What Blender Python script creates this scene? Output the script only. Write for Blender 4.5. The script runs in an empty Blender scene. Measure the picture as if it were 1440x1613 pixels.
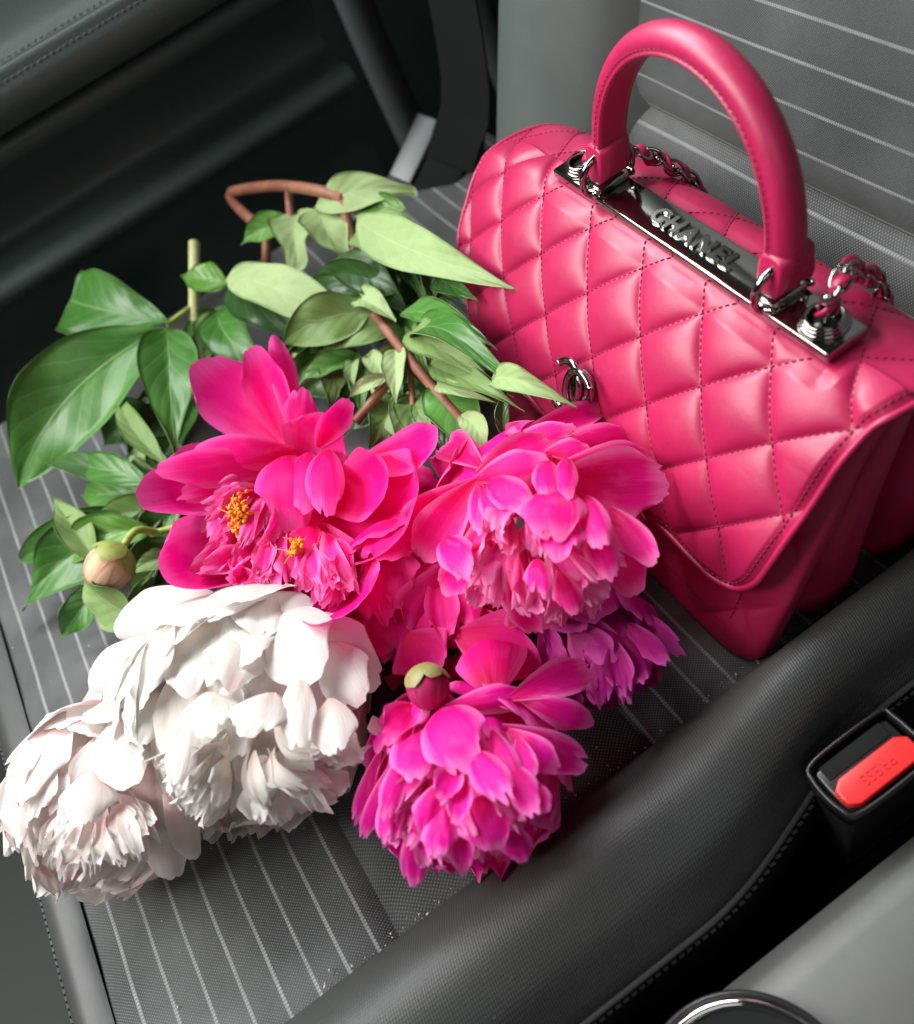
import bpy, bmesh, math, random
import numpy as np
from mathutils import Vector, Matrix

random.seed(7)
rng = np.random.default_rng(7)
scene = bpy.context.scene
COL = scene.collection

# ------------------------------------------------------------------ camera
# world: X across the car (towards the console), Y towards the backrest, Z up, metres
FPX, CX, CY = 1500.0, 720.0, 806.5
_d1 = np.array([-1170.0, -1364.0, FPX]); _d1 /= np.linalg.norm(_d1)
_d2 = np.array([1, -0.7, 215 / FPX]); _d2 -= _d1 * (_d1 @ _d2); _d2 /= np.linalg.norm(_d2)
RC = np.stack([-_d1, _d2, np.cross(-_d1, _d2)], 1)      # camera <- world (x right, y down, z forward)
CAM = np.array([0, 0, 0.43])
camd = bpy.data.cameras.new('camera')
camd.sensor_fit = 'HORIZONTAL'; camd.sensor_width = 36; camd.lens = 36 * FPX / 1440
camd.clip_start = 0.01; camd.clip_end = 50
camd.dof.use_dof = True; camd.dof.focus_distance = 0.47; camd.dof.aperture_fstop = 7.0
cam = bpy.data.objects.new('camera', camd); COL.objects.link(cam)
_m = Matrix.Identity(4)
for i in range(3):
    _m[i][0] = RC[0][i]; _m[i][1] = -RC[1][i]; _m[i][2] = -RC[2][i]; _m[i][3] = CAM[i]
cam.matrix_world = _m
scene.camera = cam

# ------------------------------------------------------------------ light: overcast daylight through the car windows
world = bpy.data.worlds.new('World'); scene.world = world; world.use_nodes = True
world.node_tree.nodes['Background'].inputs[0].default_value = (0.80, 0.95, 1.0, 1)
world.node_tree.nodes['Background'].inputs[1].default_value = 0.030

def area(name, loc, target, sx, sy, power, color):
    l = bpy.data.lights.new(name, 'AREA'); l.shape = 'RECTANGLE'; l.size = sx; l.size_y = sy
    l.energy = power; l.color = color
    o = bpy.data.objects.new(name, l); COL.objects.link(o); o.location = loc
    o.rotation_euler = (Vector(target) - Vector(loc)).to_track_quat('-Z', 'Y').to_euler()
    return o
area('windscreen_daylight', (-0.75, -0.95, 1.20), (-0.35, 0.05, 0.0), 1.2, 0.7, 39, (1.0, 0.985, 0.96))
area('passenger_window_daylight', (-1.20, 0.05, 1.10), (-0.35, 0.02, 0.0), 1.0, 0.55, 40, (0.96, 0.99, 1.0))
area('driver_window_daylight', (0.95, -0.35, 1.2), (-0.6, 0.1, 0.0), 0.8, 0.4, 2.4, (1.0, 0.98, 0.95))

scene.view_settings.view_transform = 'Standard'
scene.view_settings.look = 'None'
scene.view_settings.exposure = 0.0
scene.view_settings.gamma = 1.0
scene.view_settings.use_curve_mapping = False
scene.cycles.use_denoising = True
scene.cycles.max_bounces = 8

# ------------------------------------------------------------------ helpers
def pix(u, v, z):
    """pixel of the photograph at world height z -> point"""
    d = RC.T @ np.array([(u - CX) / FPX, (v - CY) / FPX, 1.0])
    return CAM + d * (z - CAM[2]) / d[2]
def scale_at(p):
    return (RC @ (np.asarray(p) - CAM))[2] / FPX      # metres per photo pixel
def norm(v):
    v = np.asarray(v, float); return v / (np.linalg.norm(v) + 1e-12)

def empty(name, loc=(0, 0, 0), label=None, cat=None, group=None, kind=None, rot=(0, 0, 0)):
    o = bpy.data.objects.new(name, None); COL.objects.link(o)
    o.location = loc; o.rotation_euler = rot; o.empty_display_size = 0.01
    tag(o, label, cat, group, kind); return o
def tag(o, label=None, cat=None, group=None, kind=None):
    if label: o['label'] = label
    if cat: o['category'] = cat
    if group: o['group'] = group
    if kind: o['kind'] = kind
    return o
def link(name, me, mat, parent=None, off=None, smooth=True, world_verts=True):
    """mesh given in world coordinates when world_verts (moved into the unrotated parent's frame)"""
    if mat is not None and not me.materials:
        me.materials.append(mat)
    if smooth:
        me.polygons.foreach_set('use_smooth', [True] * len(me.polygons))
    o = bpy.data.objects.new(name, me); COL.objects.link(o)
    if parent is not None:
        o.parent = parent
        if world_verts:
            top = parent
            shift = Vector((0, 0, 0))
            while top is not None:
                shift += top.location; top = top.parent
            o.location = -shift
    return o
def mesh_pd(name, V, Fc, uv=None):
    me = bpy.data.meshes.new(name)
    me.from_pydata([tuple(map(float, v)) for v in V], [], [tuple(map(int, f)) for f in Fc])
    if uv is not None:
        lay = me.uv_layers.new(name='uv')
        idx = np.empty(len(me.loops), dtype=np.int32); me.loops.foreach_get('vertex_index', idx)
        lay.data.foreach_set('uv', np.asarray(uv, float)[idx].ravel())
    me.update(); return me
def grid_faces(n, m, wrap_n=False, wrap_m=False, base=0):
    i = np.arange(n if wrap_n else n - 1); j = np.arange(m if wrap_m else m - 1)
    I, J = np.meshgrid(i, j, indexing='ij'); I = I.ravel(); J = J.ravel()
    I2 = (I + 1) % n; J2 = (J + 1) % m
    return np.stack([base + I * m + J, base + I2 * m + J, base + I2 * m + J2, base + I * m + J2], 1)
def grid_mesh(name, P, wrap_n=False, wrap_m=False, uv=True):
    n, m = P.shape[:2]
    U = None
    if uv:
        a, b = np.meshgrid(np.linspace(0, 1, n), np.linspace(0, 1, m), indexing='ij')
        U = np.stack([a.ravel(), b.ravel()], 1)
    return mesh_pd(name, P.reshape(-1, 3), grid_faces(n, m, wrap_n, wrap_m), U)
def spline(pts, n, closed=False):
    """Catmull-Rom through pts, n samples evenly spaced in arc length"""
    pts = np.asarray(pts, float)
    if closed: q = np.vstack([pts[-1], pts, pts[0], pts[1]])
    else: q = np.vstack([2 * pts[0] - pts[1], pts, 2 * pts[-1] - pts[-2]])
    out = []
    for i in range(1, len(q) - 2):
        t = np.linspace(0, 1, 24, endpoint=False)[:, None]
        p0, p1, p2, p3 = q[i - 1], q[i], q[i + 1], q[i + 2]
        out.append(0.5 * ((2 * p1) + (-p0 + p2) * t + (2 * p0 - 5 * p1 + 4 * p2 - p3) * t ** 2 + (-p0 + 3 * p1 - 3 * p2 + p3) * t ** 3))
    out.append(q[-2][None]); out = np.vstack(out)
    d = np.concatenate([[0], np.cumsum(np.linalg.norm(np.diff(out, axis=0), axis=1))])
    s = np.linspace(0, d[-1], n)
    return np.stack([np.interp(s, d, out[:, k]) for k in range(out.shape[1])], 1)
def frames(path, up=(0, 0, 1), closed=False):
    path = np.asarray(path); T = np.gradient(path, axis=0)
    if closed: T = np.roll(path, -1, 0) - np.roll(path, 1, 0)
    T /= np.linalg.norm(T, axis=1)[:, None] + 1e-12
    N = []; n = norm(np.cross(np.cross(T[0], up), T[0]) if abs(np.dot(T[0], norm(up))) < .95 else np.cross(T[0], (1, 0.3, 0.2)))
    for t in T:
        n = norm(n - t * np.dot(n, t)); N.append(n)
    N = np.array(N); return T, N, np.cross(T, N)
def sweep(name, path, prof, closed=False, scale=None, up=(0, 0, 1), cap=True, fixed=None):
    """sweep a closed 2D profile (k,2) along path; fixed = constant 'normal' axis"""
    path = np.asarray(path, float); prof = np.asarray(prof, float); k = len(prof)
    T, N, B = frames(path, up, closed)
    if fixed is not None:
        B = np.repeat(norm(fixed)[None], len(path), 0); N = np.cross(B, T); N /= np.linalg.norm(N, axis=1)[:, None]
    sc = np.ones(len(path)) if scale is None else np.asarray(scale)
    P = path[:, None, :] + sc[:, None, None] * (prof[None, :, 0, None] * N[:, None, :] + prof[None, :, 1, None] * B[:, None, :])
    V = P.reshape(-1, 3); Fc = list(grid_faces(len(path), k, closed, True))
    if cap and not closed:
        Fc = [tuple(f) for f in Fc] + [tuple(range(k))[::-1], tuple((len(path) - 1) * k + i for i in range(k))]
    return mesh_pd(name, V, Fc)
def circ(r, k=10, ry=None):
    a = np.linspace(0, 2 * np.pi, k, endpoint=False); return np.stack([r * np.cos(a), (ry or r) * np.sin(a)], 1)
def tube(name, path, r, k=10, closed=False, scale=None):
    return sweep(name, path, circ(r, k), closed, scale)
def box_mesh(name, lo, hi, bevel=0.0, seg=3, rot=None, loc=(0, 0, 0)):
    bm = bmesh.new(); bmesh.ops.create_cube(bm, size=1)
    for v in bm.verts:
        v.co = Vector([lo[i] + (v.co[i] + .5) * (hi[i] - lo[i]) for i in range(3)])
    if bevel:
        bmesh.ops.bevel(bm, geom=bm.edges[:], offset=bevel, segments=seg, profile=.5, affect='EDGES')
    if rot is not None:
        bmesh.ops.transform(bm, matrix=rot, verts=bm.verts)
    bmesh.ops.translate(bm, vec=Vector(loc), verts=bm.verts)
    me = bpy.data.meshes.new(name); bm.to_mesh(me); bm.free(); return me
def text_mesh(name, body, size, extrude, bevel, space=1.0, offset=0.0):
    c = bpy.data.curves.new(name, 'FONT'); c.body = body; c.size = size; c.extrude = extrude
    c.bevel_depth = bevel; c.bevel_resolution = 2; c.align_x = 'CENTER'; c.align_y = 'CENTER'; c.space_character = space; c.offset = offset
    o = bpy.data.objects.new(name, c); COL.objects.link(o)
    bpy.context.view_layer.update()
    me = bpy.data.meshes.new_from_object(o.evaluated_get(bpy.context.evaluated_depsgraph_get()))
    bpy.data.objects.remove(o); return me
def vnoise(p, seed=0):
    """cheap smooth 1..3-d value noise made of sines"""
    p = np.asarray(p, float); r = np.random.default_rng(seed); out = 0
    for k in range(5):
        w = r.normal(size=p.shape[-1]) * (1 + .6 * k); out = out + np.sin(p @ w + r.uniform(0, 6.28)) / (1 + .5 * k)
    return out / 2.5

# ------------------------------------------------------------------ materials
class NT:
    def __init__(s, name):
        s.m = bpy.data.materials.new(name); s.m.use_nodes = True; s.t = s.m.node_tree
        s.b = s.t.nodes['Principled BSDF']; s.out = s.t.nodes['Material Output']
    def n(s, typ, **kw):
        x = s.t.nodes.new(typ)
        for k, v in kw.items(): setattr(x, k, v)
        return x
    def l(s, a, b): s.t.links.new(a, b)
    def setin(s, x, k, v):
        if hasattr(v, 'is_linked') or isinstance(v, bpy.types.NodeSocket): s.l(v, x.inputs[k])
        else: x.inputs[k].default_value = v
    def math(s, op, a, b=None, c=None, clamp=False):
        x = s.n('ShaderNodeMath', operation=op, use_clamp=clamp)
        for i, v in enumerate((a, b, c)):
            if v is not None: s.setin(x, i, v)
        return x.outputs[0]
    def mix(s, f, a, b):
        x = s.n('ShaderNodeMix', data_type='RGBA')
        s.setin(x, 0, f); s.setin(x, 6, a if isinstance(a, bpy.types.NodeSocket) else (*a[:3], 1)); s.setin(x, 7, b if isinstance(b, bpy.types.NodeSocket) else (*b[:3], 1))
        return x.outputs[2]
    def ramp(s, f, lo, hi):
        x = s.n('ShaderNodeMapRange', interpolation_type='SMOOTHSTEP'); s.setin(x, 0, f); s.setin(x, 1, lo); s.setin(x, 2, hi)
        return x.outputs[0]
    def noise(s, scale, vec=None, detail=4, rough=.55):
        x = s.n('ShaderNodeTexNoise'); x.inputs['Scale'].default_value = scale; x.inputs['Detail'].default_value = detail; x.inputs['Roughness'].default_value = rough
        if vec is not None: s.l(vec, x.inputs['Vector'])
        return x.outputs[0]
    def obj(s): return s.n('ShaderNodeTexCoord').outputs['Object']
    def uv(s): return s.n('ShaderNodeTexCoord').outputs['UV']
    def xyz(s, v):
        x = s.n('ShaderNodeSeparateXYZ'); s.l(v, x.inputs[0]); return x.outputs
    def vscale(s, v, sc):
        x = s.n('ShaderNodeMapping'); s.l(v, x.inputs[0]); x.inputs['Scale'].default_value = sc; return x.outputs[0]
    def bump(s, h, strength, dist, prev=None):
        x = s.n('ShaderNodeBump'); x.inputs['Strength'].default_value = strength; x.inputs['Distance'].default_value = dist
        s.l(h, x.inputs['Height'])
        if prev is not None: s.l(prev, x.inputs['Normal'])
        return x.outputs[0]
    def set(s, **kw):
        for k, v in kw.items():
            s.setin(s.b, k.replace('_', ' '), (*v, 1) if isinstance(v, tuple) and len(v) == 3 else v)
        return s
def simple(name, col, rough=.5, metal=0.0, spec=.5, coat=0.0):
    a = NT(name); a.set(Base_Color=col, Roughness=rough, Metallic=metal); a.b.inputs['Specular IOR Level'].default_value = spec
    a.b.inputs['Coat Weight'].default_value = coat
    return a.m

def leather(name, c1, c2, rough, grain, dist, spec=.5, scale=60):
    a = NT(name); o = a.obj()
    n1 = a.noise(scale * .25, o, 3); col = a.mix(a.ramp(n1, .3, .7), c1, c2)
    vo = a.n('ShaderNodeTexVoronoi', feature='DISTANCE_TO_EDGE'); a.l(o, vo.inputs['Vector']); vo.inputs['Scale'].default_value = grain
    h = a.math('ADD', a.math('MINIMUM', vo.outputs[0], .25), a.math('MULTIPLY', a.noise(grain * 1.7, o, 3), .35))
    fine = a.noise(scale, o, 5)
    rr = a.math('ADD', a.math('MULTIPLY', fine, .14), rough - .07)
    a.set(Base_Color=col, Roughness=rr); a.b.inputs['Specular IOR Level'].default_value = spec
    a.l(a.bump(h, .5, dist, a.bump(n1, .35, .002)), a.b.inputs['Normal'])
    return a.m

def fabric(name, axis, pitch, phase, dark, light, line_col, weave=0.0017, line_w=.085, plain=False, wob=.0004):
    """woven car-seat cloth with thin pale woven lines running across the seat; real-size pattern"""
    a = NT(name); o = a.obj(); x, y, z = a.xyz(o)
    c = {'y': y, 'z': z}[axis]
    nz = a.noise(9, o, 2)
    c = a.math('ADD', c, a.math('MULTIPLY', nz, wob))
    kx = 2 * math.pi / weave
    wx = a.math('SINE', a.math('MULTIPLY', x, kx)); wy = a.math('SINE', a.math('MULTIPLY', c, kx * .9))
    # staggered knots
    knot = a.math('MULTIPLY', wx, wy)
    kn = a.ramp(knot, .1, .8)
    f = a.math('FRACT', a.math('ADD', a.math('DIVIDE', c, pitch), phase))
    d = a.math('ABSOLUTE', a.math('SUBTRACT', f, .5))
    line = a.math('SUBTRACT', 1.0, a.ramp(d, line_w * .3, line_w))
    fuzz = a.noise(1400, o, 2)
    col = a.mix(a.math('MULTIPLY', kn, a.math('ADD', fuzz, .25)), dark, light)
    big = a.noise(14, o, 4)
    col = a.mix(a.math('MULTIPLY', a.ramp(big, .35, .75), .25), col, tuple(v * 1.6 for v in light))
    if not plain:
        thread = a.math('ADD', a.math('MULTIPLY', a.ramp(wx, -.6, .6), .45), .4)
        col = a.mix(a.math('MULTIPLY', line, a.math('MULTIPLY', thread, a.math('ADD', a.noise(60, o, 2), .45))), col, line_col)
    a.set(Base_Color=col, Roughness=.72); a.b.inputs['Specular IOR Level'].default_value = .35
    a.b.inputs['Sheen Weight'].default_value = .12
    h = a.math('ADD', a.math('MULTIPLY', kn, .6), a.math('MULTIPLY', fuzz, .4))
    if not plain: h = a.math('ADD', h, a.math('MULTIPLY', line, .8))
    a.l(a.bump(h, .6, .0006), a.b.inputs['Normal'])
    return a.m

M = {}
M['cloth'] = fabric('seat_cloth_striped', 'y', .0158, .265, (.040, .044, .044), (.18, .19, .19), (.37, .385, .385))  # cloth colour raised to stand in for window light reflecting off the seat
M['cloth_plain'] = fabric('seat_cloth_plain', 'y', .0158, 0, (.022, .024, .024), (.14, .145, .145), (.3, .3, .3), weave=.0021, plain=True)
M['cloth_back'] = fabric('backrest_cloth', 'z', .0182, .42, (.033, .037, .036), (.105, .114, .112), (.26, .275, .27), weave=.0013, line_w=.06)
M['cloth_roll'] = fabric('backrest_roll_cloth', 'z', .0182, .9, (.030, .032, .032), (.15, .155, .152), (.26, .27, .27), weave=.0016, line_w=.06)
M['vinyl'] = leather('bolster_vinyl', (.040, .043, .042), (.052, .056, .054), .47, 900, .00018, .5)
def ribbed(name, c1, c2, rough):
    a = NT(name); o = a.obj(); x, y, z = a.xyz(o)
    w = a.math('SINE', a.math('MULTIPLY', a.math('ADD', y, a.math('MULTIPLY', x, .25)), 2 * math.pi / .00125)); w2 = a.math('SINE', a.math('MULTIPLY', x, 2 * math.pi / .0016))
    fz = a.noise(900, o, 3); big = a.noise(11, o, 4); speck = a.ramp(a.noise(420, o, 2), .76, .80)
    col = a.mix(a.math('MULTIPLY', a.ramp(w, -.6, .9), a.math('ADD', fz, .2)), c1, c2)
    col = a.mix(a.math('MULTIPLY', a.ramp(big, .35, .75), .3), col, tuple(v * 1.3 for v in c2)); col = a.mix(a.math('MULTIPLY', speck, .35), col, (.4, .4, .38))
    a.set(Base_Color=col, Roughness=a.math('ADD', rough - .06, a.math('MULTIPLY', big, .14))); a.b.inputs['Specular IOR Level'].default_value = .45
    a.l(a.bump(a.math('ADD', a.math('ADD', w, a.math('MULTIPLY', w2, .4)), fz), .24, .0003), a.b.inputs['Normal']); return a.m
M['bolster'] = ribbed('bolster_cloth', (.026, .028, .027), (.062, .066, .064), .52)
M['vinyl_grey'] = leather('backrest_bolster_vinyl', (.075, .09, .086), (.09, .105, .10), .5, 600, .0002, .45)
M['door'] = leather('door_vinyl', (.055, .080, .075), (.066, .092, .087), .42, 420, .0004, .5, 40)
M['armrest'] = leather('armrest_leather', (.068, .090, .085), (.08, .104, .098), .40, 330, .0006, .5, 40)
M['console'] = leather('console_plastic', (.060, .062, .058), (.070, .071, .066), .40, 1500, .00012, .5)
M['black'] = simple('black_plastic', (.012, .012, .013), .3, 0, .5, .1)
M['carpet'] = simple('car_carpet', (.010, .011, .011), .95, 0, .2)
M['floor_mat'] = simple('floor_carpet', (.055, .062, .058), .9, 0, .2)
M['trim'] = simple('pillar_trim', (.05, .062, .06), .55)
M['chrome'] = simple('chrome', (.72, .71, .69), .06, 1)
M['steel'] = simple('belt_steel', (.16, .17, .17), .5, 1)
M['red'] = simple('red_button_plastic', (.80, .028, .030), .34, 0, .5, .15)
M['red_text'] = simple('button_letters', (.50, .016, .02), .45)
M['thread_grey'] = simple('grey_thread', (.10, .11, .11), .8)
M['crumb'] = simple('dust_crumb', (.55, .53, .48), .9)

def bag_leather():
    a = NT('pink_lambskin'); o = a.obj()
    n1 = a.noise(28, o, 3); n2 = a.noise(170, o, 4); n3 = a.noise(1500, o, 3)
    col = a.mix(a.ramp(n1, .3, .7), (.38, .007, .067), (.44, .010, .079))
    rr = a.math('ADD', .36, a.math('MULTIPLY', n2, .16))
    a.set(Base_Color=col, Roughness=rr); a.b.inputs['Specular IOR Level'].default_value = .55
    a.b.inputs['Coat Weight'].default_value = .08; a.b.inputs['Coat Roughness'].default_value = .3
    b1 = a.bump(n2, .22, .0006); a.l(a.bump(n3, .22, .00025, b1), a.b.inputs['Normal'])
    return a.m
M['bag'] = bag_leather()
M['bag_dark'] = simple('pink_thread', (.20, .003, .035), .7)
M['bag_lining'] = simple('bag_inner_leather', (.20, .004, .03), .6)
def gunmetal():
    a = NT('gunmetal'); o = a.obj()
    n = a.noise(90, o, 4)
    a.set(Base_Color=(.36, .355, .335), Metallic=1.0, Roughness=a.math('ADD', .05, a.math('MULTIPLY', n, .10)))
    a.l(a.bump(a.noise(40, o, 2), .10, .001), a.b.inputs['Normal'])
    return a.m
M['metal'] = gunmetal()

# ------------------------------------------------------------------ the car seat
floor = link('car_floor', box_mesh('car_floor', (-1.6, -1.2, -.36), (.6, .9, -.34)), M['floor_mat'], smooth=False)
tag(floor, 'dark carpeted car floor below the seat', kind='structure')

seat = empty('passenger_seat', (-.45, 0, -.30), 'black car seat with pale pinstripes and smooth side bolster under the flowers', 'car seat')
def cushion_panel(y0, y1, mat, x0=-.74, x1=-.158, lip=.004):
    nx, ny = 110, max(24, int((y1 - y0) / .0045))
    X, Y = np.meshgrid(np.linspace(x0, x1, nx), np.linspace(y0, y1, ny), indexing='ij')
    e = np.minimum(Y - y0, y1 - Y)
    Zz = -lip * np.exp(-(e / .004) ** 2) * 1.2 - .0015 * np.exp(-(e / .012) ** 2)
    Zz += .0012 * vnoise(np.stack([X * 14, Y * 14], -1), 3)
    Zz -= .02 * np.clip((X + .70) / -.04, 0, 1) ** 2            # rolls off at the door side
    Zz -= .008 * np.exp(-((X - x1) / .012) ** 2)               # tucks under the bolster
    return link('cushion_panel', grid_mesh('cushion_panel', np.stack([X, Y, Zz], -1)), mat, seat)
cushion_panel(-.217, -.0815, M['cloth'])
cushion_panel(-.0815, .064, M['cloth_plain'])
cushion_panel(.064, .30, M['cloth'])
# front lip and face
ys = spline([(-.217, -.004), (-.222, .000), (-.232, -.002), (-.240, -.010), (-.243, -.03), (-.24, -.12), (-.22, -.26)], 26)
X, K = np.meshgrid(np.linspace(-.74, -.12, 60), np.arange(26), indexing='ij')
link('cushion_front', grid_mesh('cushion_front', np.stack([X, ys[K, 0], ys[K, 1]], -1)), M['vinyl'], seat)
# ribbed welt along the front edge
V = []; Fc = []
for i in range(150):
    x = -.73 + i * .004
    b = len(V)
    for dx, dy, dz in ((0, -.2425, -.0135), (.0024, -.2425, -.0135), (.0024, -.2475, -.028), (0, -.2475, -.028), (0, -.239, -.016), (.0024, -.239, -.016), (.0024, -.241, -.030), (0, -.241, -.030)):
        V.append((x + dx, dy, dz))
    Fc += [tuple(b + k for k in f) for f in ((0, 1, 2, 3), (4, 7, 6, 5), (0, 4, 5, 1), (1, 5, 6, 2), (2, 6, 7, 3), (3, 7, 4, 0))]
tag(link('welt_stitching', mesh_pd('welt_stitching', V, Fc), M['thread_grey'], seat, smooth=False), kind='stuff')
# bolster on the console side
def xo(y):
    t = np.clip((y - .030) / .13, 0, 1); return -.103 - .026 * t * t * (3 - 2 * t)
yy = np.linspace(-.33, .34, 120)
rows = []
for y in yy:
    o_ = xo(y)
    w = o_ + .178
    h = .031 + .006 * np.clip((y - .1) / .15, 0, 1) - .03 * np.clip((-.2 - y) / .12, 0, 1) ** 2
    prof = spline([(-.174, -.012), (-.1765, -.002), (-.172, .010), (-.178 + w * .30, h * .86), (-.178 + w * .52, h), (-.178 + w * .78, h * .72), (o_ - .004, .008), (o_, .001), (o_ + .001, -.004)], 44)
    rows.append(np.stack([prof[:, 0], np.full(44, y), prof[:, 1] + .0006 * vnoise(np.stack([prof[:, 0] * 60, np.full(44, y * 22)], -1), 5)], -1))
bol = link('side_bolster', grid_mesh('side_bolster', np.array(rows)), M['bolster'], seat)
pp = np.stack([xo(yy) + .0015, yy, np.full_like(yy, -.002)], 1)
link('piping', tube('piping', pp, .0017, 8), M['vinyl'], bol)
side = np.array([[(xo(y) + .001 - .012 * k / 7 * (1 if k > 1 else 0), y, -.003 - .28 * k / 7) for k in range(8)] for y in yy])
link('bolster_side_panel', grid_mesh('bolster_side_panel', side), M['carpet'], seat)
V = []; Fc = []
for y in np.arange(-.32, .2, .0042):
    b = len(V); x = float(xo(y)) + .0022
    for dx, dy, dz in ((0, 0, -.0085), (.0012, 0, -.009), (.0012, .0026, -.009), (0, .0026, -.0085), (-.001, 0, -.0098), (.0006, 0, -.0105), (.0006, .0026, -.0105), (-.001, .0026, -.0098)):
        V.append((x + dx, y + dy, dz))
    Fc += [tuple(b + k for k in f) for f in ((0, 1, 2, 3), (4, 7, 6, 5), (0, 4, 5, 1), (1, 5, 6, 2), (2, 6, 7, 3), (3, 7, 4, 0))]
tag(link('piping_stitching', mesh_pd('piping_stitching', V, Fc), M['thread_grey'], bol, smooth=False), kind='stuff')
# backrest: lower roll, striped panel, door-side bolster
def ybk(z): return .257 + .35 * z
def back_panel(name, z0, z1, x0, x1, mat, bulge, endroll=.02):
    n, m = 90, 60
    X, T = np.meshgrid(np.linspace(x0, x1, n), np.linspace(0, 1, m), indexing='ij')
    Zz = z0 + (z1 - z0) * T
    e = np.minimum(Zz - z0, z1 - Zz)
    Yv = ybk(Zz) - bulge * (1 - np.exp(-(e / .010))) + .0015 * vnoise(np.stack([X * 10, Zz * 14], -1), 8)
    return link(name, grid_mesh(name, np.stack([X, Yv, Zz], -1)), mat, seat)
back_panel('backrest_roll', -.02, .108, -.455, .05, M['cloth_roll'], .012)
back_panel('backrest_panel', .108, .62, -.455, .05, M['cloth_back'], .011)
rows = []
for z in np.linspace(-.08, .62, 60):
    yb = ybk(z)
    prof = spline([(-.436, yb + .012), (-.446, yb - .004), (-.470, yb - .030), (-.515, yb - .046), (-.562, yb - .034), (-.590, yb + .004), (-.598, yb + .06), (-.59, yb + .14)], 40)
    rows.append(np.stack([prof[:, 0], prof[:, 1], np.full(40, z)], -1))
link('backrest_bolster', grid_mesh('backrest_bolster', np.array(rows)), M['vinyl_grey'], seat)
# crumbs along the seam of the seat
bm = bmesh.new()
for i in range(110):
    y = random.uniform(-.12, .24); s = random.choice([.0002, .0002, .0003, .0003, .0004, .0007])
    x = -.178 + random.gauss(0, .0016)
    mt = Matrix.Translation((x - .001, y, .0012 + s * .4)) @ Matrix.Rotation(random.uniform(0, 6), 4, 'Z') @ Matrix.Rotation(random.uniform(0, 6), 4, 'X') @ Matrix.Diagonal((s * random.uniform(.7, 1.8), s, s * .7, 1))
    bmesh.ops.create_icosphere(bm, subdivisions=1, radius=1, matrix=mt)
for i in range(60):
    s = random.uniform(.00022, .00045)
    bmesh.ops.create_icosphere(bm, subdivisions=1, radius=1, matrix=Matrix.Translation((random.uniform(-.5, -.18), random.uniform(-.22, .2), .0012)) @ Matrix.Diagonal((s * random.uniform(.7, 1.8), s, s * .6, 1)))
me = bpy.data.meshes.new('dust_crumbs'); bm.to_mesh(me); bm.free()
tag(link('dust_crumbs', me, M['crumb']), 'pale specks of dust caught along the seat seam', 'dust', kind='stuff')

# ------------------------------------------------------------------ door, pillar, belt
door = empty('passenger_door', (-.85, 0, -.30), 'dark green-black door panel with padded armrest beyond the seat', 'car door')
def extr(name, prof, y0, y1, mat, parent, n=40, k=60, yend=None):
    pr = spline(prof, k); rows = []
    for y in np.linspace(y0, y1, n):
        rows.append(np.stack([pr[:, 0], np.full(k, y), pr[:, 1]], -1))
    P = np.array(rows)
    if yend: P = yend(P)
    return link(name, grid_mesh(name, P), mat, parent)
extr('door_panel', [(-.86, .60), (-.85, .30), (-.822, .20), (-.806, .172), (-.782, .160), (-.770, .152), (-.772, .143), (-.795, .125), (-.815, .10), (-.815, .078), (-.798, .067), (-.778, .069), (-.768, .064), (-.770, .053), (-.790, .03), (-.80, -.05), (-.79, -.30)], -1.0, .232, M['door'], door, 30, 120)
def round_end(P):
    return P
arm = []
prof = spline([(-.85, .150), (-.79, .158), (-.762, .164), (-.744, .178), (-.741, .192), (-.7455, .2005), (-.7445, .2015), (-.748, .206), (-.7495, .2055), (-.765, .2145), (-.80, .222), (-.86, .226)], 70)
c0 = prof.mean(0)
for y in np.concatenate([np.linspace(-.12, -.06, 14), np.linspace(-.055, .5, 40)]):
    k = np.clip((y + .12) / .075, 0, 1); s = math.sqrt(max(0, 1 - (1 - k) ** 2)) * .35 + .65 if k < 1 else 1
    q = prof.copy(); q[:, 0] = -.86 + (prof[:, 0] + .86) * s; q[:, 1] = .226 + (prof[:, 1] - .226) * (s * .75 + .25)
    arm.append(np.stack([q[:, 0], np.full(70, y), q[:, 1]], -1))
armrest = link('armrest', grid_mesh('armrest', np.array(arm)), M['armrest'], door)
V = []; Fc = []
for x, z, nx, nz in ((-.7436, .1985, .9, .3), (-.7508, .2078, .5, .85)):
    for y in np.arange(-.045, .45, .0052):
        b = len(V)
        for dy, r in ((0, .0001), (.0008, .0011), (.003, .0011), (.0038, .0001)):
            for sx, sz in ((1, 0), (0, 1), (-1, 0), (0, -1)):
                V.append((x + nx * .0003 + sx * r * .6, y + dy, z + nz * .0003 + sz * r * .6))
        for k in range(3):
            for j in range(4): Fc.append((b + k * 4 + j, b + k * 4 + (j + 1) % 4, b + k * 4 + 4 + (j + 1) % 4, b + k * 4 + 4 + j))
tag(link('armrest_stitching', mesh_pd('armrest_stitching', V, Fc), M['thread_grey'], armrest), kind='stuff')

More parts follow.
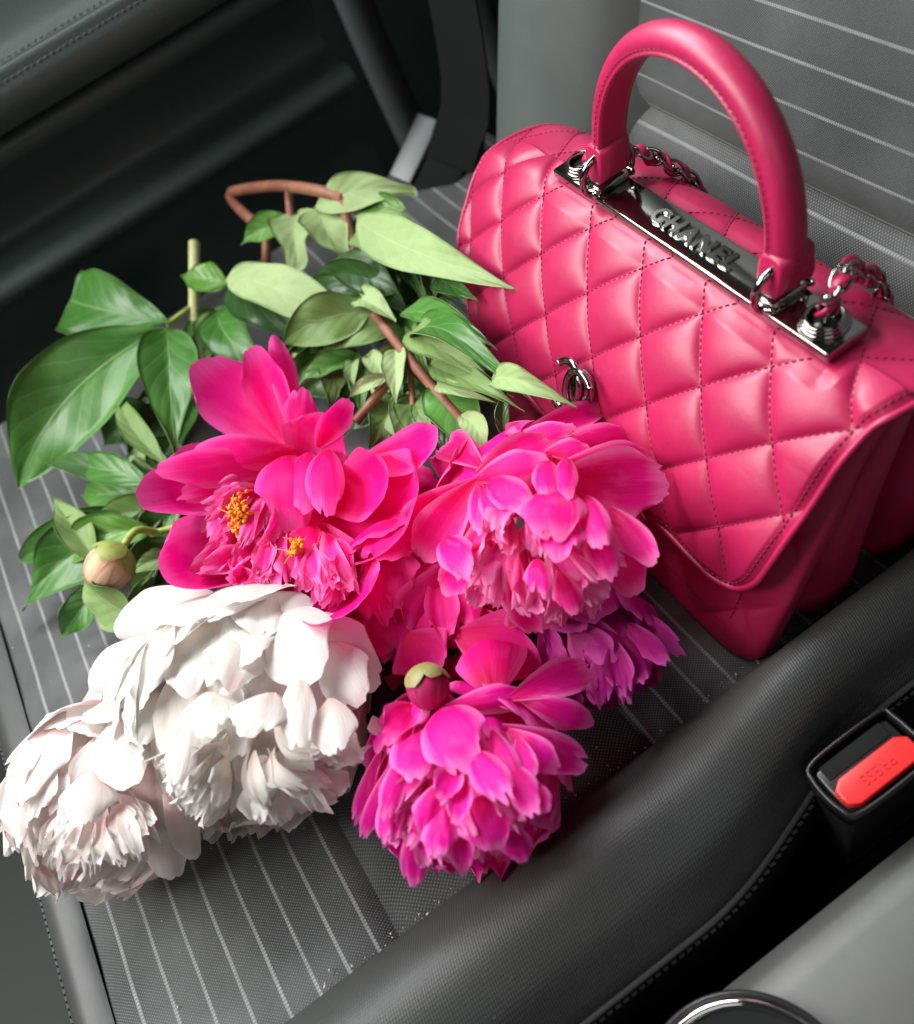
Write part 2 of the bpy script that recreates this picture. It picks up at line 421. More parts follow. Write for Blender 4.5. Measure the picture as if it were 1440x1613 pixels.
pillar = empty('door_pillar', (-.95, .42, -.30), 'dark door pillar trim with a soft vertical ridge behind the door', 'pillar')
for nm, x, y, wd, mt in (('pillar_ridge', -.885, .292, .017, M['trim']), ('pillar_ridge', -.80, .372, .012, M['trim'])):
    pth = spline([(x + .06, y + .02, -.34), (x + .01, y + .004, -.05), (x - .02, y + .01, .2), (x - .06, y + .05, .6)], 30)
    link(nm, tube(nm, pth, wd, 20), mt, pillar)
link('pillar_panel', grid_mesh('pillar_panel', np.array([[(-.96 + .02 * math.sin(k * .6), .24 + .5 * j / 12, -.34 + 1.2 * k / 12) for k in range(13)] for j in range(13)])), M['door'], pillar)
link('pillar_back_panel', grid_mesh('pillar_back_panel', np.array([[(-.97 + .9 * j / 8, .70, -.34 + 1.2 * k / 8) for k in range(9)] for j in range(9)])), M['carpet'], pillar)

def frame_box(name, c, ax, ay, lo, hi, bevel, mat, parent):
    ax = norm(ax); ay = norm(np.asarray(ay) - ax * np.dot(ax, ay)); az = np.cross(ax, ay)
    r = Matrix([[ax[i], ay[i], az[i], 0] for i in range(3)] + [[0, 0, 0, 1]])
    return link(name, box_mesh(name, lo, hi, bevel, 3, r, c), mat, parent, smooth=True)
bt = pix(655, 235, .02)
belt = empty('seat_belt_tongue', (bt[0], bt[1], -.03), 'blurred seat belt tongue with pale metal plate beside the backrest', 'seat belt')
dn = RC.T @ np.array([-.45, .9, .1])
acr = RC.T @ np.array([.8, .45, -.3])
frame_box('belt_plate', bt - 0 * acr, dn, acr, (-.028, -.012, -.002), (.028, .010, .002), .0015, M['steel'], belt)
frame_box('belt_housing', bt + acr * .03 + RC.T @ np.array([0, 0, .01]), dn, acr, (-.034, -.018, -.008), (.05, .022, .008), .005, M['carpet'], belt)
pth = spline([bt + acr * .035, bt + acr * .05 + np.array([0, .03, .1]), bt + acr * .05 + np.array([-.05, .08, .5])], 24)
link('belt_webbing', sweep('belt_webbing', pth, [(-.001, -.022), (.001, -.022), (.001, .022), (-.001, .022)], fixed=norm(acr)), M['carpet'], belt, smooth=False)

# ------------------------------------------------------------------ console and buckle
cons = empty('centre_console', (.0, .05, -.30), 'glossy dark grey centre console with chrome cup holder rim', 'console')
rows = []
for y in np.linspace(-.35, .45, 70):
    pr = spline([(-.072, -.30), (-.079, -.05), (-.0812, -.012), (-.0785, -.003), (-.073, .001), (-.045, .0065), (-.01, .010), (.05, .011), (.12, .011)], 50)
    rows.append(np.stack([pr[:, 0], np.full(50, y), pr[:, 1]], -1))
link('console_top', grid_mesh('console_top', np.array(rows)), M['console'], cons)
cc = pix(1185, 1755, .014)
a = np.linspace(0, 2 * np.pi, 72, endpoint=False)
ringp = np.stack([cc[0] + .036 * np.cos(a), cc[1] + .036 * np.sin(a), np.full(72, .0135)], 1)
ring = link('cup_holder_rim', sweep('cup_holder_rim', ringp, circ(.0028, 12, .0022), True), M['chrome'], cons)
ringp2 = np.stack([cc[0] + .0395 * np.cos(a), cc[1] + .0395 * np.sin(a), np.full(72, .0118)], 1)
link('rim_outer_band', sweep('rim_outer_band', ringp2, circ(.0016, 8), True), M['black'], ring)
bmc = bmesh.new(); bmesh.ops.create_cone(bmc, cap_ends=True, segments=64, radius1=.0345, radius2=.0345, depth=.0026)
bmesh.ops.translate(bmc, vec=(cc[0], cc[1], .0128), verts=bmc.verts)
me = bpy.data.meshes.new('cup_holder_mat'); bmc.to_mesh(me); bmc.free()
link('cup_holder_mat', me, M['carpet'], cons, smooth=False)

zb = .022
bk = (pix(1278, 1210, zb) + pix(1390, 1115, zb) + pix(1450, 1185, zb) + pix(1355, 1290, zb)) / 4
buckle = empty('seat_belt_buckle', (bk[0], bk[1], -.06), 'black seat belt buckle with red press button between seat and console', 'buckle')
ux = norm(pix(1355, 1290, zb) - pix(1278, 1210, zb)); uy = norm(pix(1390, 1115, zb) - pix(1278, 1210, zb)); uy = norm(uy - ux * np.dot(ux, uy)); uz = np.cross(ux, uy)
wx_ = np.linalg.norm(pix(1355, 1290, zb) - pix(1278, 1210, zb)) / 2; wy_ = np.linalg.norm(pix(1390, 1115, zb) - pix(1278, 1210, zb)) / 2 + .002
def bpart(name, lo, hi, bev, mat, par): return frame_box(name, bk, ux, uy, lo, hi, bev, mat, par)
bpart('buckle_housing', (-wx_ + .0015, -wy_ + .0015, -.075), (wx_ - .0015, wy_ - .0015, -.004), .003, M['black'], buckle)
rimz = .0005
rp = np.array([(sx, sy) for sx, sy in spline([(-wx_, -wy_ + .006), (-wx_, wy_ - .004), (-wx_ + .004, wy_), (wx_ - .004, wy_), (wx_, wy_ - .004), (wx_, -wy_ + .006), (wx_ - .006, -wy_), (-wx_ + .006, -wy_)], 80, closed=True)[:-1]])
rimpath = bk + rp[:, :1] * ux + rp[:, 1:] * uy - .003 * uz
link('buckle_rim', sweep('buckle_rim', rimpath, [(-.008, .0009), (-.008, -.0009), (.0018, -.0009), (.0024, -.0005), (.0024, .0005), (.0018, .0009)], True, up=uz), M['black'], buckle)
# red button: octagonal pad with chamfered ends
bm = bmesh.new()
bx0, bx1, by0, by1 = -.0015, wx_ - .0022, -wy_ + .0032, wy_ - .003
oct_ = [(bx0 + .003, by0), (bx1 - .003, by0), (bx1, by0 + .0045), (bx1, by1 - .003), (bx1 - .003, by1), (bx0 + .003, by1), (bx0, by1 - .0045), (bx0, by0 + .0045)]
lo_ = [bm.verts.new(bk + p[0] * ux + p[1] * uy - .006 * uz) for p in oct_]
hi_ = [bm.verts.new(bk + p[0] * ux + p[1] * uy + .0005 * uz) for p in oct_]
ftop = bm.faces.new(hi_)
for i in range(8): bm.faces.new((lo_[i], lo_[(i + 1) % 8], hi_[(i + 1) % 8], hi_[i]))
bmesh.ops.recalc_face_normals(bm, faces=bm.faces)
bmesh.ops.bevel(bm, geom=list(ftop.edges), offset=.0009, segments=3, profile=.5, affect='EDGES')
me = bpy.data.meshes.new('press_button'); bm.to_mesh(me); bm.free()
btn = link('press_button', me, M['red'], buckle)
tm = text_mesh('button_lettering', 'PRESS', .0066, .00025, .0, 1.05)
rd = -uy; upv = np.cross(uz, rd)
ctr = bk + ((bx0 + bx1) / 2) * ux + ((by0 + by1) / 2) * uy + .0006 * uz
tm.transform(Matrix([[rd[i], upv[i], uz[i], ctr[i]] for i in range(3)] + [[0, 0, 0, 1]]))
link('button_lettering', tm, M['red_text'], btn, smooth=False)
bpart('buckle_slot', (-wx_ + .0025, -wy_ * .75, -.0055), (-.0035, wy_ * .75, -.0035), .0008, M['carpet'], buckle)
# ------------------------------------------------------------------ the handbag
BX, BY = -.298, .165
bag = empty('handbag', (BX, BY, 0), 'quilted hot pink leather handbag with gunmetal nameplate and arched top handle', 'handbag', rot=(0, math.radians(.6), math.radians(-1.2)))
def bl(name, me, mat, parent=None, smooth=True):
    return link(name, me, mat, parent or bag, smooth=smooth, world_verts=False)
# profile of the flap: (y, z, half width) from the back over the top down the front
_pts = [(.250, .060, .132, .128), (.252, .095, .146, .134), (.245, .124, .160, .138), (.232, .1365, .168, .136), (.217, .1400, .172, .132), (.197, .1405, .172, .129), (.188, .1355, .172, .1255), (.170, .1180, .170, .1228), (.152, .092, .162, .1208), (.138, .064, .136, .1165), (.1310, .0470, .114, .1125)]
_prof = spline([(p[0] - BY, p[1], p[2], p[3]) for p in _pts], 400)
_arc = np.concatenate([[0], np.cumsum(np.linalg.norm(np.diff(_prof[:, :2], axis=0), axis=1))])
LEND = _arc[-1]
_ipl = np.argmin(np.abs(_prof[:, 0] - (.195 - BY)) + np.abs(_prof[:, 1] - .140))
L0 = _arc[_ipl]                         # arc length at the front edge of the plate
def halfw(l, x=1.0):
    """half width on the side x points to (negative: door side)"""
    h = np.where(np.asarray(x) < 0, np.interp(l, _arc, _prof[:, 2]), np.interp(l, _arc, _prof[:, 3])); d = LEND - l; r = .019
    return np.where(d < r, h - r + np.sqrt(np.maximum(r * r - (r - np.clip(d, 0, r)) ** 2, 0)), h)
def flap_base(x, l):
    y = np.interp(l, _arc, _prof[:, 0]); z = np.interp(l, _arc, _prof[:, 1])
    a = np.abs(x) / np.where(x < 0, np.interp(l, _arc, _prof[:, 2]), np.interp(l, _arc, _prof[:, 3]))
    top = np.clip((z - .09) / .05, 0, 1)
    y = y + .006 * a ** 4 * np.clip((l - L0) / .04, 0, 1) * np.clip((LEND - l) / .06, 0, 1)
    z = z - np.where(x < 0, .014, .003) * top * a ** 4 - .003 * top * a ** 2
    # a soft bag: broad dents
    y = y + .0009 * vnoise(np.stack([x * 24, l * 26], -1), 21) * np.clip((l - L0) / .03, 0, 1)
    return np.stack([x, y, z], -1)
QA = np.array([23.27, -16.53, .582]); QB = np.array([22.56, 22.66, .0])
def quilt(x, l):
    d = l - L0
    p = QA[0] * x + QA[1] * d - QA[2]; q = QB[0] * x + QB[1] * d - QB[2]
    dp = np.abs(p - np.round(p)); dq = np.abs(q - np.round(q))
    def pil(t): return .55 * (1 - np.exp(-(t / .07))) + .45 * np.sin(np.pi * np.clip(t, 0, .5))
    cell = np.sin(np.floor(p) * 12.9 + np.floor(q) * 7.7) * .10 + 1
    return pil(dp) * pil(dq) * 1.15 * cell
def flap_pt(x, l, amp=.0034):
    e = .0008
    P = flap_base(x, l); Tx = flap_base(x + e, l) - flap_base(x - e, l); Tl = flap_base(x, l + e) - flap_base(x, l - e)
    N = np.cross(Tx, Tl); N /= np.linalg.norm(N, axis=-1, keepdims=True) + 1e-12
    N *= np.where((N[..., 1:2] * -.6 + N[..., 2:3]) < 0, -1, 1)
    edge = np.clip((halfw(l, x) - np.abs(x)) / .006, 0, 1) * np.clip((LEND - l) / .006, 0, 1)
    plate = np.clip((np.hypot(np.maximum(np.abs(x) - .0965, 0), np.maximum(np.abs(l - (L0 - .0105)) - .0115, 0)) - .0005) / .008, 0, 1)
    wr = 0 * x
    plate = np.where(l < L0 - .012, plate * .35, plate)
    return P + N * ((amp * quilt(x, l) + wr) * edge * plate)[..., None], N
ls = np.concatenate([np.linspace(0, LEND - .026, 300), LEND - .026 * (1 - np.linspace(0, 1, 60)[1:]) ** 1.6])
A, Lg = np.meshgrid(np.linspace(-1, 1, 420), ls, indexing='ij')
P, _ = flap_pt(A * halfw(Lg, A), Lg)
Pin = flap_base(A * halfw(Lg, A), Lg)[::6, ::6] + np.array([0, .0035, -.002])
flap = bl('flap', grid_mesh('flap', P), M['bag'])
bl('flap_lining', grid_mesh('flap_lining', Pin[:, 25:]), M['bag_lining'], flap)
# rolled edge
le = np.concatenate([np.linspace(.03, LEND - .0235, 80), LEND - .0235 * np.cos(np.linspace(0, np.pi / 2, 22)[1:])**1.0])
le = np.clip(le, 0, LEND - 1e-5)
le = np.minimum(le, LEND - 1e-5)
hw = halfw(le, 1); hl = halfw(le, -1)
right = flap_base(hw, le); left = flap_base(-hl, le)
xb = np.linspace(hw[-1], -hl[-1], 60)[1:-1]
bott = flap_base(xb, np.full_like(xb, LEND - 1e-5))
edgep = np.vstack([right, bott, left[::-1]])
bl('flap_piping', tube('flap_piping', spline(edgep[::2], 260), .0016, 8), M['bag'], flap)
def stitch_mesh(name, pts, nrm, pitch, length, r):
    """pts: polylines on the surface with normals -> little raised thread segments"""
    V = []; Fc = []
    for pl, nl in zip(pts, nrm):
        d = np.concatenate([[0], np.cumsum(np.linalg.norm(np.diff(pl, axis=0), axis=1))])
        if d[-1] < length: continue
        for s in np.arange(0, d[-1] - length, pitch):
            c = [np.array([np.interp(s + f * length, d, pl[:, k]) for k in range(3)]) for f in (0, .25, .75, 1)]
            n = norm([np.interp(s + length / 2, d, nl[:, k]) for k in range(3)])
            t = norm(c[3] - c[0]); b = np.cross(n, t); b0 = len(V)
            for q, lift, rr in zip(c, (.0, .8, .8, .0), (.5, 1, 1, .5)):
                for sb, sn in ((1, 0), (0, 1), (-1, 0), (0, -1)):
                    V.append(q + n * (lift * r) + (b * sb + n * sn) * r * rr)
            for k in range(3):
                for j in range(4): Fc.append((b0 + k * 4 + j, b0 + k * 4 + (j + 1) % 4, b0 + k * 4 + 4 + (j + 1) % 4, b0 + k * 4 + 4 + j))
    return mesh_pd(name, V, Fc)
SP = []; SN = []
for fam in (0, 1):
    for k in range(-9, 10):
        l = np.linspace(L0 - .075, LEND - .004, 260); d = l - L0
        Q = QA if fam == 0 else QB
        x = (k + Q[2] - Q[1] * d) / Q[0]
        ok = (np.abs(x) < halfw(l, x) - .0045) & ~((np.abs(l - (L0 - .0125)) < .0118) & (np.abs(x) < .0985))
        Pp, Nn = flap_pt(x, l)
        i = 0
        while i < len(l):
            if ok[i]:
                j = i
                while j < len(l) and ok[j]: j += 1
                if j - i > 6: SP.append(Pp[i:j]); SN.append(Nn[i:j])
                i = j
            else: i += 1
# row along the edge
ee, en = flap_pt(np.concatenate([hw - .0042, xb, -(hl[::-1] - .0042)]), np.clip(np.concatenate([le, np.full_like(xb, LEND), le[::-1]]), 0, LEND - .0042))
SP.append(ee); SN.append(en)
tag(bl('flap_stitching', stitch_mesh('flap_stitching', SP, SN, .0031, .0022, .00041), M['bag_dark'], flap), kind='stuff')

# three soft compartments behind the flap
def compartment(name, yb0, yb1, yt0, yt1, hb, ht, ztop, mat, quilted=False, n=150, m=60, sag=0.0):
    rows = []
    tt = np.linspace(0, 1, m)
    ang = np.linspace(0, 2 * np.pi, n, endpoint=False)
    ex = .28
    cx = np.sign(np.cos(ang)) * np.abs(np.cos(ang)) ** ex; sy = np.sign(np.sin(ang)) * np.abs(np.sin(ang)) ** (ex + .35)
    for t in tt:
        z = ztop * t
        y0 = yb0 + (yt0 - yb0) * t; y1 = yb1 + (yt1 - yb1) * t; h = hb + (ht - hb) * t
        rnd = min(1, math.sqrt(max(0.0, 1 - (1 - min(1, t / .055)) ** 2)) * .30 + .70)
        th = (y1 - y0) / 2 * (1 + sag * math.sin(math.pi * min(1, t * 1.3))) * rnd
        hx = h - .006 * (1 - rnd) / .3
        x = hx * cx; y = (y0 + y1) / 2 + th * sy
        P = np.stack([x, y - BY, np.full(n, z)], -1)
        if quilted:
            fr = np.clip((-sy - .3) / .5, 0, 1) * np.clip((hx - np.abs(x)) / .012, 0, 1) * min(1, t / .12)
            P[:, 1] -= .0028 * quilt(x, np.full(n, L0 + .145 - z * 1.13)) * fr
        P[:, 0] += .0018 * vnoise(np.stack([P[:, 1] * 55, P[:, 2] * 24], -1), hash(name) % 97 * 0 + len(name)) * np.abs(cx) ** 3
        rows.append(P)
    P = np.array(rows); V = P.reshape(-1, 3); Fc = [tuple(f) for f in grid_faces(m, n, False, True)] + [tuple(range(n))[::-1], tuple((m - 1) * n + i for i in range(n))]
    return bl(name, mesh_pd(name, V, Fc), mat)
fc = compartment('front_compartment', .1215, .149, .188, .204, .122, .126, .128, M['bag'], True, 420, 120)
compartment('middle_compartment', .156, .196, .200, .217, .119, .127, .126, M['bag'], False, sag=.12)
compartment('rear_compartment', .206, .243, .215, .246, .120, .130, .120, M['bag'], False, sag=.1)
gp = []
for sx in (-1, 1):
    for y0, y1 in ((.146, .162), (.193, .209)):
        rows = [[(sx * (.104 + .006 * t), (y0 + (y1 - y0) * j / 6) * (1 - t) + (.205 + .01 * j / 6) * t - BY, .003 + .118 * t) for t in np.linspace(0, 1, 20)] for j in range(7)]
        bl('gusset_fold', grid_mesh('gusset_fold', np.array(rows)), M['bag'])
# seam threads on the front compartment
zz = np.linspace(.006, .12, 80)
def front_face(z): return .1215 + (.188 - .1215) * z / .128 - BY - .0016
SPc = [np.stack([np.full_like(zz, sx * .103), front_face(zz) + .0015, zz], 1) for sx in (-1, 1)]
SPc.append(np.stack([np.linspace(-.112, .112, 120), np.full(120, front_face(.018)) - .0008, np.full(120, .018)], 1))
tag(bl('seam_stitching', stitch_mesh('seam_stitching', SPc, [np.tile((0, -1, .4), (len(s), 1)) for s in SPc], .0031, .0021, .0003), M['bag_dark'], fc), kind='stuff')

# nameplate
plate = bl('nameplate', box_mesh('nameplate', (-.0965, .1955 - BY, .1395), (.0965, .2165 - BY, .1450), .0012, 3), M['metal'])
tm = text_mesh('nameplate_lettering', 'CHANEL', .0128, .0004, .0003, 1.22, .0004)
tm.transform(Matrix.Translation((.003, .2062 - BY, .1455)))
bl('nameplate_lettering', tm, M['metal'], plate, smooth=False)
for sx in (-.0915, .0905 - .026, .0905, -.0655):      # tiny screws
    pass
# handle
HT = .15
th = np.linspace(0, np.pi, 90)
hp = [(-.0605, .004), (-.0605, .012)] + [(-.0605 * math.cos(t), .016 + .0655 * math.sin(t) ** .92) for t in th[2:-2]] + [(.0605, .012), (.0605, .004)]
hp = spline(hp, 130)
path = np.stack([hp[:, 0], .2065 - BY + HT * (hp[:, 1]), .1485 + hp[:, 1]], 1)
# D-like section: N = outward from the arch, B = across the strap
sec = []
for a in np.linspace(-.12 * np.pi, 1.12 * np.pi, 26):
    sec.append((-.0005 + .0080 * math.sin(a), .0088 * math.cos(a)))
sec += [(-.0036, -.0094), (-.0050, -.0092), (-.0052, -.006), (-.0044, 0), (-.0052, .006), (-.0050, .0092), (-.0036, .0094)]
sec = np.array(sec)
tilt = norm((0, 1, -HT))
prc = np.linspace(0, 1, len(path)); pin = .87 - .10 * np.exp(-(np.minimum(prc, 1 - prc) / .03) ** 2)
hm = sweep('handle', path, np.array([(-s[0], s[1]) for s in sec]), scale=pin, fixed=tilt)
handle = bl('handle', hm, M['bag'])
T, N, B = frames(path); B = np.repeat(tilt[None], len(path), 0); N = np.cross(B, T); N /= np.linalg.norm(N, axis=1)[:, None]
S1 = [path - (-.0020) * .87 * N + sgn * .0094 * .87 * B for sgn in (-1, 1)]
tag(bl('handle_stitching', stitch_mesh('handle_stitching', S1, [-B, B], .0031, .0021, .00034), M['bag_dark'], handle), kind='stuff')
# fold-over tabs, rings and saddles at the handle feet
for sx in (-1, 1):
    c = np.array([sx * .0605, .2065 - BY, .1490])
    loop = [(-.0072, .006), (-.0074, .012), (-.0066, .0185), (-.002, .0205), (.003, .0205), (.0066, .0185), (.0074, .012), (.0068, .004), (.004, .0005), (-.004, .0005)]
    lp = spline(loop, 40, closed=True)[:-1]
    V = []
    wds = [-.0088, -.0082, .0082, .0088]; ins = [.74, .90, .90, .74]
    for wv, i_ in zip(wds, ins):
        for p in lp: V.append((c[0] + p[0] * i_, c[1] + wv + HT * p[1], c[2] + .0105 + (p[1] - .0105) * i_ + .0012))
    k = len(lp); Fc = [tuple(f) for f in grid_faces(4, k, False, True)] + [tuple(range(k)), tuple(3 * k + i for i in range(k))[::-1]]
    bl('handle_tab', mesh_pd('handle_tab', V, Fc), M['bag'], handle)
    a = np.linspace(0, 2 * np.pi, 48, endpoint=False)
    rg = np.stack([np.full(48, c[0]) + .0012 * np.sin(a), c[1] + .0145 * np.sign(np.cos(a)) * np.abs(np.cos(a)) ** .75, c[2] + .0045 + .0112 * np.sign(np.sin(a)) * np.abs(np.sin(a)) ** .8], 1)
    ring = bl('handle_ring', sweep('handle_ring', rg, circ(.0018, 12), True, up=(1, 0, 0)), M['metal'])
    bl('ring_saddle', box_mesh('ring_saddle', (c[0] - .0042, c[1] - .0098, .1448), (c[0] + .0042, c[1] + .0098, .1494), .0016, 3), M['metal'], plate)
    for yy_ in (-.0108, .0108):
        bl('ring_bead', tube('ring_bead', [(c[0] + dx, c[1] + yy_, .1475) for dx in (-.0052, -.0035, 0, .0035, .0052)], .0021, 10, scale=[.5, 1, .8, 1, .5]), M['metal'], plate)
# chain eyelets and chain
def torus(name, c, R_, r, nrm=(0, 0, 1), k=40, m=12, sq=(1, 1)):
    n = norm(nrm); e1 = norm(np.cross(n, (0.13, 1, .2))); e2 = np.cross(n, e1)
    a = np.linspace(0, 2 * np.pi, k, endpoint=False)
    pth = np.asarray(c) + R_ * sq[0] * np.cos(a)[:, None] * e1 + R_ * sq[1] * np.sin(a)[:, None] * e2
    return sweep(name, pth, circ(r, m), True, up=n)
for sx in (-1, 1):
    ec = np.array([sx * .0835, .2065 - BY, .1450])
    for j, (rr, dz, tr) in enumerate(((.0086, .0008, .0015), (.0080, .0024, .0012), (.0074, .0037, .0011))):
        bl('chain_eyelet', torus('chain_eyelet', ec + (0, 0, dz), rr, tr), M['metal'], plate)
    bmc = bmesh.new(); bmesh.ops.create_cone(bmc, cap_ends=True, segments=32, radius1=.0068, radius2=.0068, depth=.0012); bmesh.ops.translate(bmc, vec=ec + (0, 0, .0012), verts=bmc.verts)
    me = bpy.data.meshes.new('eyelet_well'); bmc.to_mesh(me); bmc.free(); bl('eyelet_well', me, M['black'], plate)
    # chain: rises out of the eyelet, leans back and drops behind the bag
    cp = spline([ec + (0, 0, .001), ec + (.004, .004, .006), ec + (.012, .012, .007), ec + (.022, .020, .006), ec + (.030, .030, -.004), ec + (.034, .040, -.02), ec + (.036, .046, -.05)], 400) if sx < 0 else spline([ec + (0, 0, .001), ec + (.001, .001, .009), ec + (.002, .004, .0165), ec + (.000, .010, .0195), ec + (-.004, .017, .015), ec + (-.008, .025, .004), ec + (-.010, .036, -.008), ec + (-.011, .043, -.03), ec + (-.011, .046, -.06)], 400)
    dd = np.concatenate([[0], np.cumsum(np.linalg.norm(np.diff(cp, axis=0), axis=1))])
    T = np.gradient(cp, axis=0); T /= np.linalg.norm(T, axis=1)[:, None]
    nlk = 0
    for s in np.arange(.002, dd[-1] - .004, .0062):
        i = int(np.argmin(np.abs(dd - s))); t = T[i]
        e = norm(np.cross(t, (1, .2, .1))); e2 = np.cross(t, e)
        w = e if nlk % 2 == 0 else e2
        w = norm(w * math.cos(.5) + np.cross(t, w) * math.sin(.5)); b = np.cross(t, w)
        a = np.linspace(0, 2 * np.pi, 28, endpoint=False)
        pth = cp[i] + .0055 * np.cos(a)[:, None] * t + .0036 * np.sin(a)[:, None] * w + .0007 * np.sin(2 * a)[:, None] * b
        bl('chain_link', sweep('chain_link', pth, circ(.00095, 8), True, up=b), M['metal']); nlk += 1
    st = []
    for i in range(0, len(cp), 3):
        t = T[i]; e = norm(np.cross(t, (1, .2, .1))); e2 = np.cross(t, e); ph = dd[i] / .0062 * math.pi
        st.append(cp[i] + .0022 * math.cos(ph) * e + .0022 * math.sin(ph) * e2 * .8)
    bl('chain_leather', sweep('chain_leather', np.array(st), circ(.0027, 10, .0012)), M['bag'])
# turn lock: two interlocking open rings on a round base
x0, l0 = -.0145, L0 + .0765
pc, nc = flap_pt(np.array([x0]), np.array([l0])); pc = pc[0]; nc = norm(nc[0])
e1 = norm(np.array([1, 0, 0]) - nc * nc[0]); e2 = np.cross(nc, e1)
if e2[2] < 0: e2 = -e2
lock = bl('turn_lock', torus('turn_lock', pc + nc * .0012, .0085, .0016, nc), M['metal'], flap)
bmc = bmesh.new(); bmesh.ops.create_cone(bmc, cap_ends=True, segments=32, radius1=.008, radius2=.006, depth=.004)
rm = Matrix([[e1[i], e2[i], nc[i], (pc + nc * .002)[i]] for i in range(3)] + [[0, 0, 0, 1]]); bmesh.ops.transform(bmc, matrix=rm, verts=bmc.verts)
me = bpy.data.meshes.new('lock_base'); bmc.to_mesh(me); bmc.free(); bl('lock_base', me, M['metal'], lock)
rot = math.radians(4)
f1 = e1 * math.cos(rot) + e2 * math.sin(rot); f2 = -e1 * math.sin(rot) + e2 * math.cos(rot)
for sgn in (-1, 1):
    a = np.linspace(math.radians(42), math.radians(318), 50)
    cxx = sgn * .0056
    pth = [pc + f1 * (cxx + sgn * .0108 * math.cos(t)) + f2 * .0125 * math.sin(t) + nc * (.0072 + .0012 * sgn * math.sin(t) * (1 if abs(math.cos(t)) < .8 else .3)) for t in a]
    prof = [(-.0012, -.0017), (0, -.0020), (.0012, -.0017), (.0014, 0), (.0012, .0017), (0, .0020), (-.0012, .0017), (-.0014, 0)]
    bl('lock_letter', sweep('lock_letter', np.array(pth), prof, up=nc), M['metal'], lock)
# ------------------------------------------------------------------ peonies
def petal_mat(name, deep, mid, edge, streak, trans=.30, edge_w=.22, pink_spots=None):
    a = NT(name); uv = a.uv(); u, v, _ = a.xyz(uv)
    info = a.n('ShaderNodeObjectInfo'); rnd = info.outputs['Random']
    du = a.math('ABSOLUTE', a.math('SUBTRACT', u, .5))
    ed = a.math('MINIMUM', a.math('SUBTRACT', .5, du), a.math('SUBTRACT', 1.0, v))
    cb = a.n('ShaderNodeCombineXYZ'); a.l(a.math('MULTIPLY', u, 16.0), cb.inputs[0]); a.l(a.math('MULTIPLY', v, 1.6), cb.inputs[1]); a.l(a.math('MULTIPLY', rnd, 40.0), cb.inputs[2])
    st = a.noise(1.6, cb.outputs[0], 4, .6)
    cb2 = a.n('ShaderNodeCombineXYZ'); a.l(a.math('MULTIPLY', u, 2.0), cb2.inputs[0]); a.l(a.math('MULTIPLY', v, 2.0), cb2.inputs[1]); a.l(a.math('MULTIPLY', rnd, 90.0), cb2.inputs[2])
    bl_ = a.noise(1.5, cb2.outputs[0], 3)
    base = a.mix(a.ramp(a.math('ADD', v, a.math('MULTIPLY', a.math('SUBTRACT', st, .5), .5)), .05, .75), deep, mid)
    base = a.mix(a.math('MULTIPLY', a.ramp(bl_, .50, .80), .28), base, edge)
    e2 = a.math('SUBTRACT', ed, a.math('MULTIPLY', a.math('SUBTRACT', st, .5), .16))
    base = a.mix(a.math('MULTIPLY', a.math('SUBTRACT', 1.0, a.ramp(e2, .0, edge_w)), .75), base, edge)
    base = a.mix(a.math('MULTIPLY', a.ramp(st, .62, .8), .35), base, streak)
    if pink_spots:
        pm = a.math('MULTIPLY', a.ramp(a.math('ADD', bl_, a.math('MULTIPLY', rnd, .12)), .66, .74), a.math('SUBTRACT', 1.0, a.ramp(e2, .0, .35)))
        base = a.mix(a.math('MULTIPLY', pm, .55), base, pink_spots)
    a.set(Base_Color=base, Roughness=.55); a.b.inputs['Specular IOR Level'].default_value = .22
    nb = a.bump(st, .35, .0007); a.l(nb, a.b.inputs['Normal'])
    tr = a.n('ShaderNodeBsdfTranslucent'); a.l(base, tr.inputs[0]); a.l(nb, tr.inputs['Normal'])
    mx = a.n('ShaderNodeMixShader'); mx.inputs[0].default_value = trans
    a.l(a.b.outputs[0], mx.inputs[1]); a.l(tr.outputs[0], mx.inputs[2]); a.l(mx.outputs[0], a.out.inputs[0])
    return a.m
M['pinkA'] = petal_mat('petal_hot_pink', (.85, .0008, .13), (.93, .003, .27), (.95, .12, .50), (.95, .06, .44), .38)
M['pinkB'] = petal_mat('petal_pink', (.82, .001, .15), (.94, .008, .32), (.96, .24, .58), (.95, .14, .50), .38)
M['pinkC'] = petal_mat('petal_deep_magenta', (.66, .0008, .11), (.80, .002, .23), (.88, .09, .42), (.84, .03, .34), .38)
M['pinkD'] = petal_mat('petal_magenta', (.74, .001, .19), (.86, .006, .36), (.92, .24, .62), (.90, .12, .54), .38)
M['pinkE'] = petal_mat('petal_purple_magenta_shaded', (.30, .0006, .10), (.42, .002, .21), (.58, .08, .38), (.54, .04, .34), .34)  # purple magenta darkened further: the flower's shade is put into the petal colour
M['white'] = petal_mat('petal_white', (.80, .68, .60), (.80, .775, .73), (.82, .81, .785), (.81, .79, .755), .36, .2, (.84, .45, .48))
M['blush'] = petal_mat('petal_blush_white', (.83, .58, .56), (.83, .765, .73), (.85, .815, .79), (.83, .77, .745), .36, .2, (.86, .28, .40))
M['frillA'] = petal_mat('frill_hot_pink', (.86, .001, .17), (.94, .02, .36), (.96, .28, .60), (.95, .14, .52), .38, .32)
M['frillB'] = petal_mat('frill_pink', (.85, .002, .20), (.94, .06, .42), (.96, .38, .66), (.95, .22, .56), .38, .34)
M['frillD'] = petal_mat('frill_magenta', (.74, .001, .20), (.88, .04, .44), (.93, .34, .68), (.90, .18, .58), .38, .34)

